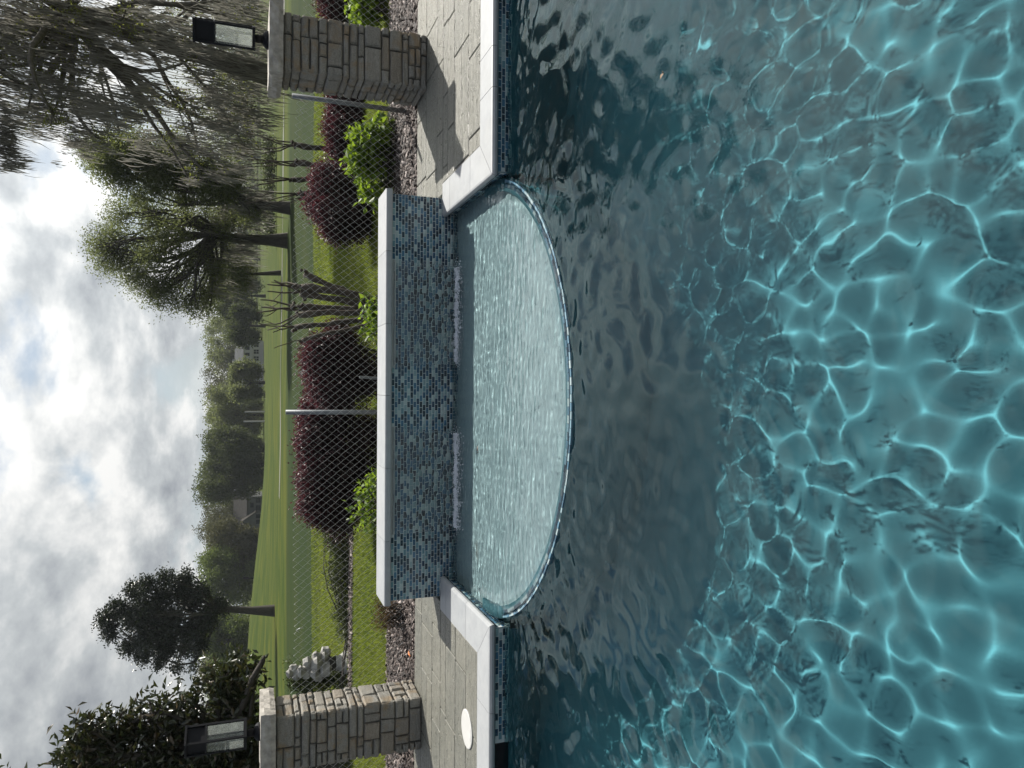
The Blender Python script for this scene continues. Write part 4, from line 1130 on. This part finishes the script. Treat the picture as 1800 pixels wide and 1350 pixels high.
# ------------------------------------------------------------------ trees
# the mossy tree beside the shaded pillar
def moss_tree():
    Y = 19.0; b = atY(1240, 505, Y); b.z = tz(b.x, Y)
    tp = [atY(1218, 470, Y), atY(1250, 370, Y), atY(1275, 290, Y + .3), atY(1303, 200, Y + .6)]
    bl = []
    rough = [(60,140,40),(140,140,45),(200,90,35),(230,110,26),(60,240,45),(150,240,45),(210,200,36),(240,170,24),(90,340,50),(180,330,45),(235,300,30),(270,350,26),(290,400,22),(120,420,45),(200,420,36),(250,430,26),(20,60,45),(100,50,45),(10,300,50),(-60,150,60),(-60,320,60),(-90,30,70),(-100,440,60),(325,385,14),(310,330,16),(30,430,40),(20,-40,60),(100,-30,50),(60,-110,60),(-40,-140,70),(120,-160,55),(20,-220,70),(-90,-240,80),(100,-270,60),(10,-330,75),(-80,-360,80),(70,-400,60),(-20,-450,70),(60,15,40),(150,60,26),(190,40,20),(165,105,24)]
    bl = pblobs(Y, rough, .9, 3)
    g = random.Random(5); mo = []
    for i, (y_, v, r) in enumerate(rough + [(30,150,45),(100,200,45),(170,280,40),(70,390,45),(160,380,40),(220,360,30),(230,240,26),(140,460,40),(220,460,26),(60,460,40),(10,220,45),(40,30,45),(120,90,40),(180,150,36),(5,400,40),(110,280,40),(190,225,34),(215,395,30),(40,-130,70),(-50,-160,70),(110,-180,60),(10,-250,80),(90,-290,70),(-60,-310,80),(40,-380,80),(-30,-440,80),(30,-60,60),(100,-50,60),(170,-20,40),(60,0,45),(140,30,36),(20,100,45),(80,140,45),(150,170,40),(180,60,24),(200,120,24),(130,350,40),(180,430,34),(30,470,36),(100,475,36)]):
        q = pblob(1350 - y_, v - 10, Y, r); mo.append((q[0], q[1] + g.uniform(-1.2, 1.2), q[2], q[3]*1.05, int(3.3*r*(1.0 if y_ > -20 else .4)), min(1.5, .55 + q[3]*.9)))
    mo += [(*pblob(1350 - y_, v, Y - 1, 8)[:3], .18, 60, .75) for (y_, v) in ((218,8),(238,0),(260,6),(280,8),(205,2),(228,-20),(255,-22),(285,-15))]
    t = tree('mossy_tree', 'tall leaning tree draped in grey hanging moss behind the shaded pillar', 'tree', b, bl, .27, atY(1330, 110, Y + .8), M_['lf_spring'], M_['bark_grey'], 1700, 8, .07, .12, .55, .5, None, 91, 150, tp, .1, mo)
moss_tree()
# broad tree with radiating limbs
Y = 44.0; b = atY(927, 505, Y); b.z = tz(b.x, Y)
bl = pblobs(Y, [(430,175,26),(410,195,30),(450,200,30),(385,215,28),(475,230,32),(430,240,36),(400,265,36),(500,260,30),(460,275,36),(520,290,28),(370,270,30),(490,310,32),(530,320,24),(430,310,34),(540,345,18),(510,350,24),(470,350,28),(380,320,30),(545,370,12),(395,365,26),(360,245,24),(370,360,22),(405,395,22),(385,415,18),(480,385,20),(510,378,14),(360,395,22),(430,395,16),(535,335,22),(548,352,14),(520,365,20),(505,285,22),(515,270,16),(440,168,16),(465,180,16)], .7, 5)
tree('spreading_tree', 'broad half open tree with visible radiating limbs standing on the fairway', 'tree', b, bl, .34, atY(938, 368, Y), M_['lf_oak'], M_['bark_dark'], 4900, 9, .115, .30, .5, .40, 'trees on the fairway', 92, 150, [atY(928, 470, Y), atY(930, 420, Y)], .15,
     [(*pblob(1350 - y_, v, Y, r)[:4], int(n), 2.2) for (y_, v, r, n) in ((405,385,24,90),(440,380,22,80),(480,375,24,80),(420,415,20,80),(392,425,18,70),(372,400,20,70),(510,378,16,50),(445,408,18,50))])
Y = 40.0; b = atY(985, 500, Y); b.z = tz(b.x, Y)
bl = pblobs(Y, [(255,155,22),(275,170,26),(300,190,28),(260,200,26),(320,215,26),(285,230,32),(340,240,22),(300,265,32),(335,280,26),(270,270,28),(310,310,32),(345,320,24),(280,320,30),(320,355,30),(350,365,24),(290,365,26),(240,180,18),(345,400,24),(315,400,26),(370,430,16),(250,240,24),(255,300,24),(380,445,12)], .7, 6)
tree('dense_tree', 'dense darker green tree with moss low down, between the mossy tree and the broad tree', 'tree', b, bl, .26, atY(1015, 400, Y), M_['lf_oak'], M_['bark_dark'], 5200, 9, .115, .28, .5, .36, 'trees on the fairway', 93, 90, [atY(988, 470, Y), atY(992, 440, Y)], .15,
     [(*pblob(1350 - y_, v, Y, r)[:4], int(n), 2.0) for (y_, v, r, n) in ((340,390,22,80),(320,405,22,70),(360,425,18,80),(347,442,14,60),(375,442,12,50),(300,390,22,60))])
Y = 60.0; b = atY(872, 470, Y); b.z = tz(b.x, Y)
bl = pblobs(Y, [(465,385,22),(485,395,22),(500,405,20),(475,410,22),(455,405,18),(490,420,18),(470,428,14),(505,425,14)], .7, 7)
tree('slim_tree', 'slim dark tree with one bare lower trunk by the cart path', 'tree', b, bl, .16, atY(868, 425, Y), M_['lf_oak'], M_['bark_dark'], 620, 9, .20, .35, .5, .35, 'trees on the fairway', 94, 30, None, .15,
     [(*pblob(1350 - y_, v, Y, r)[:4], int(n), 2.0) for (y_, v, r, n) in ((480,420,16,110),(500,425,14,90),(465,415,14,90))])
# the lone dark tree on the knoll side
Y = 62.0; b = atY(276, 478, Y); b.z = min(b.z, tz(b.x, Y))
bl = pblobs(Y, [(1085,192,17),(1110,196,13),(1062,212,18),(1098,228,24),(1040,236,18),(1135,226,15),(1072,255,26),(1024,262,17),(1110,262,24),(1152,250,13),(1046,285,24),(1090,295,26),(1012,292,14),(1135,290,22),(1163,282,11),(1030,318,20),(1065,330,24),(1105,335,24),(1146,322,15),(1008,330,9),(1172,312,9),(1180,338,7),(1038,352,14),(1085,362,18),(1130,352,14),(1066,384,14),(1078,398,9),(1160,345,9)], .7, 8)
tree('evergreen_tree', 'lone tall dark evergreen tree standing on the fairway near the grass knoll', 'tree', b, bl, .34, atY(280, 375, Y), M_['lf_dark'], M_['bark_dark'], 4600, 9, .20, .24, .55, .4, 'trees on the fairway', 95, 90, [atY(277, 440, Y), atY(279, 405, Y)])
# the near magnolia
def magnolia():
    Y = 13.5; b = atY(20, 560, Y); b.z = tz(b.x, Y)
    rough = [(1340,115,26),(1300,150,26),(1265,145,18),(1330,170,40),(1285,190,32),(1345,220,45),(1300,235,36),(1255,245,16),(1345,280,45),(1305,290,36),(1262,290,26),(1238,280,14),(1345,340,50),(1300,345,40),(1255,340,32),(1215,335,20),(1340,400,45),(1290,400,40),(1240,390,34),(1200,385,28),(1175,375,16),(1180,410,18),(1215,425,26),(1260,430,32),(1310,440,40),(1168,448,14),(1190,445,18),(1400,160,70),(1410,300,90),(1420,420,80),(1232,262,12),(1160,420,8),(1420,60,70),(1480,150,90),(1440,-40,70),(1520,20,90),(1500,-110,80)]
    bl = pblobs(Y, rough, .6, 9)
    tree('magnolia_tree', 'large magnolia with glossy dark leaves behind the lantern of the cream sided pillar', 'tree', b, bl, .22, atY(0, 380, Y), M_['lf_mag'], M_['bark_dark'], 3300, 9, .145, .12, .40, .35, None, 96, 170, [atY(15, 500, Y), atY(8, 440, Y)], -.1)
magnolia()

# ------------------------------------------------------------------ the far treeline
def far_tree(label, name, Y, top_v, base_v, yc, width, mat, n, seed, group='trees beyond the fairway', leaf=.40, shape='round', moss=None, trunk=True):
    g = random.Random(seed); base = atY(1350 - yc, base_v, Y); base.z = tz(base.x, Y)
    h = base_v - top_v; w2 = width/2; lst = []; width = width*1.1
    rows = max(3, int(h/16))
    for j in range(rows):
        t = (j + .5)/rows; v = top_v + h*(.08 + .84*t)
        prof = math.sin(math.pi*min(1, .22 + .70*t))**.7 if shape == 'round' else (.45 + .55*t)
        hw = w2*prof; k = max(1, int(hw*2/24))
        for i in range(k + 1):
            lst.append((yc + (i/k - .5)*2*hw*.80 + g.uniform(-5, 5), v + g.uniform(-5, 5), max(8, min(22, h*.19))*g.uniform(.8, 1.2)))
    bl = pblobs(Y, lst, .8, seed)
    tree(name, label, 'tree', base, bl, .32, atY(1350 - yc, base_v - h*.38, Y), mat, M_['bark_dark'], int(n*3.2), 8, leaf, leaf*1.25, .7, .40, group, seed, 14, None, .1, moss)
G2 = None
far_tree('yellow green tree beyond the grass knoll, nearest the magnolia', 'far_tree', 150, 345, 446, 1118, 74, M_['lf_lime'], 620, 201)
far_tree('brownish thin tree behind the grass knoll by the magnolia', 'far_tree', 165, 352, 450, 1165, 60, M_['lf_brown'], 420, 211)
far_tree('light green tree right behind the lone dark evergreen', 'far_tree', 170, 346, 458, 1016, 84, M_['lf_lime'], 800, 202)
far_tree('brown budding tree between the light green tree and the grey house', 'far_tree', 175, 364, 464, 962, 80, M_['lf_brown'], 750, 203)
far_tree('tall olive tree with bare twigs rising over the grey house', 'far_tree', 210, 350, 464, 905, 80, M_['lf_brown'], 620, 204)
far_tree('green tree behind the grey house roof', 'far_tree', 232, 358, 462, 940, 70, M_['lf_olive'], 450, 212)
far_tree('very broad dense olive oak with dark trunks beside the grey house', 'far_tree', 172, 356, 468, 815, 122, M_['lf_olive'], 1500, 205, shape='round')
far_tree('dark green tree between the broad oak and the white house', 'far_tree', 190, 368, 464, 730, 96, M_['lf_oak'], 1000, 206)
far_tree('rounded green tree standing against the white house gable', 'far_tree', 168, 402, 464, 672, 58, M_['lf_oak'], 480, 207)
far_tree('tall rusty topped tree behind the white house chimneys', 'far_tree', 240, 362, 458, 655, 86, M_['lf_brown'], 560, 208)
far_tree('tall dark tree behind the white house', 'far_tree', 236, 362, 458, 600, 70, M_['lf_oak'], 520, 209)
far_tree('round pale green willow like tree in front of the white house', 'far_tree', 160, 404, 455, 572, 60, M_['lf_olive'], 520, 210)
far_tree('grey green mossy tree just beside the broad tree on the fairway', 'far_tree', 185, 378, 455, 520, 76, M_['lf_olive'], 560, 213)
far_tree('dark tree behind the round pale willow like tree', 'far_tree', 228, 368, 452, 548, 56, M_['lf_oak'], 380, 214)
far_tree('far hazy tree seen through the gap under the broad tree', 'far_tree', 260, 395, 436, 455, 60, M_['lf_olive'], 360, 215)
far_tree('far hazy tree between the trunks of the broad tree and the dense tree', 'far_tree', 270, 378, 436, 392, 80, M_['lf_oak'], 460, 216)
far_tree('far hazy dark tree behind the dense tree', 'far_tree', 275, 382, 440, 330, 70, M_['lf_oak'], 380, 217)
for i, (yc, w, tv) in enumerate(((275,70,385),(215,70,392),(150,80,380),(85,80,388),(20,80,380),(-50,90,384))):
    far_tree('far hazy tree behind the curtain of hanging moss', 'far_tree', 255 + 9*i, tv, 446, yc, w, (M_['lf_oak'], M_['lf_olive'])[i % 2], 330, 220 + i, 'hazy trees behind the moss curtain')
for i, (yc, w, tv) in enumerate(((1225,70,360),(1290,80,352),(1360,80,356))):
    far_tree('far tree mostly hidden behind the near magnolia', 'far_tree', 190 + 9*i, tv, 448, yc, w, (M_['lf_lime'], M_['lf_brown'])[i % 2], 330, 230 + i, 'far trees behind the magnolia')

def far_woods():
    gn = np.random.default_rng(77); g = random.Random(77); bl = []
    for y_ in range(-900, 2300, 13):
        tv = 366 + 7*math.sin(y_*.021) + 6*math.sin(y_*.057 + 1)
        for v in (tv + 8, tv + 26, tv + 44, tv + 60, tv + 74): bl.append(pblob(1350 - y_ + g.uniform(-6, 6), v + g.uniform(-4, 4), 292 + g.uniform(-8, 8), 13*g.uniform(.8, 1.3)))
    V, T, P = crown_mesh(bl, 32000, 6, .7, 1.0, .7, .3, gn)
    tag(link('far_woods', np_mesh('far_woods', V, None, T), None, M_['lf_oak']), kind='stuff')
far_woods()

# ------------------------------------------------------------------ far houses
def build_houses():
    ww = mat_simple('white_stucco', (.42,.42,.40), .8, var=.06, scale=1); rf = mat_simple('grey_shingle', (.11,.115,.115), 1.0, spec=.0, var=.15, scale=2)
    gl = mat_simple('dark_glass', (.02,.025,.03), .15, var=.1); gw = mat_simple('grey_siding', (.11,.115,.115), .95, spec=.05, var=.08, scale=1); rg = mat_simple('brown_roof', (.06,.057,.052), 1.0, spec=.0, var=.15, scale=2)
    # white house with arched windows
    Y = 205; k = Y*.945/F_PX
    a = atY(1350 - 606, 459, Y); b = atY(1350 - 657, 459, Y); z0 = tz((a.x + b.x)/2, Y) - .3
    x0, x1 = b.x - 3.4, a.x + 1.0; H = 4.4; D = 9
    o = empty('white_house', ((x0+x1)/2, Y, z0), 'white two storey house with arched upper windows and two chimneys', 'house')
    off = (x0+x1)/2; x0 -= off; x1 -= off; zt = atY(700, 428, Y).z - z0
    MB().box(x0, x1, 0, D, 0, zt).build('wall', ww, o)
    zr = atY(700, 412, Y).z - z0
    m = MB(); e = .35
    m.add([(x0-e,-e,zt),(x1+e,-e,zt),(x1+e,D+e,zt),(x0-e,D+e,zt),(x0+2.2,D/2,zr),(x1-2.2,D/2,zr)], [(0,1,5,4),(1,2,5),(2,3,4,5),(3,0,4),(3,2,1,0)])
    r_ = m.build('roof', rf, o)
    for y_, v in ((634,408),(663,405)):
        q = atY(1350 - y_, v, Y); MB().box(q.x - off - .45, q.x - off + .45, D/2-.5, D/2+.5, zt + .3, q.z - z0).build('chimney', ww, r_)
    for y_ in (612, 623, 634, 645):
        x = atY(1350 - y_, 440, Y).x - off; w = .46
        z1, z2 = atY(700, 438.5, Y).z - z0, atY(700, 433.5, Y).z - z0
        m = MB(); n = 9; pts = [(x-w, z1), (x+w, z1)] + [(x + w*math.cos(math.pi*i/n), z2 + w*math.sin(math.pi*i/n)) for i in range(n+1)]
        vs = [(px_, -.06, pz) for px_, pz in pts] + [(px_, .02, pz) for px_, pz in pts]; nn = len(pts)
        m.add(vs, [tuple(range(nn))] + [(i, nn+i, nn+(i+1)%nn, (i+1)%nn) for i in range(nn)]); m.build('arched_window', gl, o)
    for y_ in (606, 618, 630, 642, 653):
        x = atY(1350 - y_, 440, Y).x - off; z1, z2 = atY(700, 454.5, Y).z - z0, atY(700, 446, Y).z - z0
        wn = MB().box(x-.55, x+.55, -.05, .02, z1, z2).build('window', gl, o)
        MB().box(x-.04, x+.04, -.09, -.052, z1, z2).box(x-.55, x-.042, -.09, -.052, (z1+z2)/2-.04, (z1+z2)/2+.04).box(x+.042, x+.55, -.09, -.052, (z1+z2)/2-.04, (z1+z2)/2+.04).build('muntins', ww, wn)
    MB().box(x0, x1, -.30, -.001, atY(700, 443.5, Y).z - z0, atY(700, 441, Y).z - z0).build('ledge_band', ww, o)
    # grey house in the trees
    Y = 200; a = atY(1350 - 872, 463, Y); b = atY(1350 - 935, 463, Y); z0 = tz((a.x+b.x)/2, Y) - .3; off = (a.x+b.x)/2
    o = empty('grey_house', (off, Y, z0), 'grey sided house with steep gabled roof half hidden under bare branches', 'house')
    x0, x1 = b.x - off, a.x - off; zt = atY(500, 434, Y).z - z0; zr = atY(500, 410, Y).z - z0
    MB().box(x0, x1, 0, 9, 0, zt).build('wall', gw, o)
    m = MB(); m.add([(x0-.4,-.4,zt),(x1+.4,-.4,zt),(x1+.4,9.4,zt),(x0-.4,9.4,zt),(x0-.4,4.5,zr),(x1+.4,4.5,zr)], [(0,1,5,4),(2,3,4,5),(1,2,5),(3,0,4),(3,2,1,0)]); m.build('roof', rg, o)
    q = atY(1350 - 913, 440, Y).x - off; zg, zp = atY(500, 447, Y).z - z0, atY(500, 426, Y).z - z0
    m = MB(); m.add([(q-2.0,-2.5,0),(q+2.0,-2.5,0),(q+2.0,.0,0),(q-2.0,.0,0),(q-2.0,-2.5,zg),(q+2.0,-2.5,zg),(q+2.0,-.001,zg),(q-2.0,-.001,zg),(q,-2.5,zp),(q,-.001,zp)], [(0,1,5,8,4),(1,2,6,5),(2,3,7,9,6),(3,0,4,7)])
    m.build('gable_wall', gw, o)
    m = MB(); m.add([(q-2.4,-2.8,zg-.4),(q,-2.8,zp+.15),(q,1.5,zp+.15),(q-2.4,1.5,zg-.4),(q+2.4,-2.8,zg-.4),(q+2.4,1.5,zg-.4)], [(0,1,2,3),(1,4,5,2)]); m.build('gable_roof', rg, o)
    for (y_, v1, v2, w, yo) in ((888,440,446,.6,-.05),(880,450,458,.6,-.05),(893,450,458,.6,-.05),(905,450,458,.5,-2.55),(915,450,458,.5,-2.55),(928,450,458,.5,-.05)):
        x = atY(1350 - y_, 440, Y).x - off; MB().box(x-w, x+w, yo, yo+.06, atY(500, v2, Y).z - z0, atY(500, v1, Y).z - z0).build('window', gl, o)
    # thin pale poles by the treeline
    for y_, v in ((724, 430), (741, 428)):
        q = atY(1350 - y_, v, 168); zb = tz(q.x, 168)
        tag(MB().tube([(q.x, 168, zb-.2), (q.x, 168, q.z)], .16, 8).build('pale_pole', ww, None), 'thin pale pole in front of the dark green far tree', 'pole', 'pale poles at the treeline')
build_houses()

# ------------------------------------------------------------------ cart path, far hedges
def build_path():
    m = mat_simple('cart_path_concrete', (.14,.145,.12), .9, var=.2, scale=2)
    Y0 = 55.0
    vs, fs = [], []
    n = 90
    for i in range(n+1):
        x = -8 + i*70/n; y = Y0 + 2*math.sin(x*.08)
        for dy in (-.8, .8): vs.append((x, y + dy, tz(x, y + dy) + .02))
    for i in range(n): fs.append((i*2, (i+1)*2, (i+1)*2+1, i*2+1))
    mb = MB(); mb.add(vs, fs); tag(mb.build('cart_path', m, None), kind='structure')
    bl = pblobs(75, [(y_, 473, 9) for y_ in range(250, 425, 14)], .5, 301)
    shrub('clipped_hedge', 'long low dark hedge across the fairway behind the broad tree', 'hedge', bl, M_['lf_box'], 900, .2, (np.mean([q[0] for q in bl]), 75, tz(18, 75)), None, 301, .6, 6, .3, 5, .3)
    bl = pblobs(150, [(692,469,5),(697,471,5)], .5, 302)
    shrub('round_shrub', 'small round dark shrub alone on the fairway before the white house', 'shrub', bl, M_['lf_dark'], 80, .3, (bl[0][0], 150, tz(bl[0][0], 150)), None, 302, .6, 4, .2, 5, .3)
    bl = pblobs(135, [(820,465,5),(835,463,6),(848,464,5)], .5, 303)
build_path()

# ------------------------------------------------------------------ small things
def build_small():
    lid = atZ(1350 - 1281, 821, CTOP)
    o = empty('skimmer_lid', (lid.x, lid.y, CTOP - .002), 'round white plastic skimmer lid set in the pavers by the coping', 'lid')
    wp = mat_simple('white_plastic', (.50,.50,.48), .4, var=.05)
    MB().lathe((0,0,0), [(.138,0),(.138,.006),(.132,.009),(.122,.009)], 40).build('ring', wp, o)
    MB().lathe((0,0,.0), [(.119,0),(.119,.0065),(.114,.0085)], 40).build('cover', wp, o)
    MB().box(-.045,.045,-.115,-.085,.0086,.0105).build('finger_grip', mat_simple('grey_plastic', (.45,.45,.44), .5), o)
    def leaf(loc, rot, L, mat, label):
        mb = MB(); n = 6; vs = []
        for i in range(n+1):
            t = i/n; w = math.sin(math.pi*min(.98, .04 + .94*t))*L*.24; z = math.sin(t*3)*L*.10
            vs += [(t*L - L/2, -w, z + w*.35), (t*L - L/2, 0, z), (t*L - L/2, w, z + w*.35)]
        fs = [(i*3+j, (i+1)*3+j, (i+1)*3+j+1, i*3+j+1) for i in range(n) for j in range(2)]
        mb.add(vs, fs); mb.tube([(-L/2,0,0),(-L*.75,0,.01)], .002, 4)
        ob = mb.build('fallen_leaf', mat, None); ob.location = loc; ob.rotation_euler = (.1, .1, rot); tag(ob, label, 'leaf')
    p = atZ(1350 - 1127, 715, .12)
    leaf((p.x, DECK_Y + .03, .155), 1.1, .085, mat_simple('orange_leaf', (.55,.16,.03), .6), 'single orange fallen leaf on the bark mulch at the deck edge')
    p = atZ(1350 - 788, 843, .025); leaf((p.x, p.y, .034), .3, .05, mat_simple('dark_leaf', (.04,.03,.02), .6), 'small dark leaf floating on the shallow ledge water')
    p = atZ(1350 - 135, 1166, .0); leaf((p.x, p.y, .006), 2.0, .035, mat_simple('tan_leaf', (.22,.16,.10), .6), 'tiny tan leaf floating on the dark pool water')
build_small()

# ------------------------------------------------------------------ air
def build_haze():
    m = bpy.data.materials.new('haze_air'); m.use_nodes = True; nt = m.node_tree; nt.nodes.clear()
    v = nt.nodes.new('ShaderNodeVolumePrincipled'); v.inputs['Color'].default_value = (.86,.93,1.0,1); v.inputs['Density'].default_value = HAZE; v.inputs['Anisotropy'].default_value = .35
    o = nt.nodes.new('ShaderNodeOutputMaterial'); nt.links.new(v.outputs[0], o.inputs['Volume'])
    h = MB().box(-900, 900, -400, 1300, -4.2, 34).build('haze', m, None); tag(h, kind='stuff')
HAZE = .00018
build_haze()
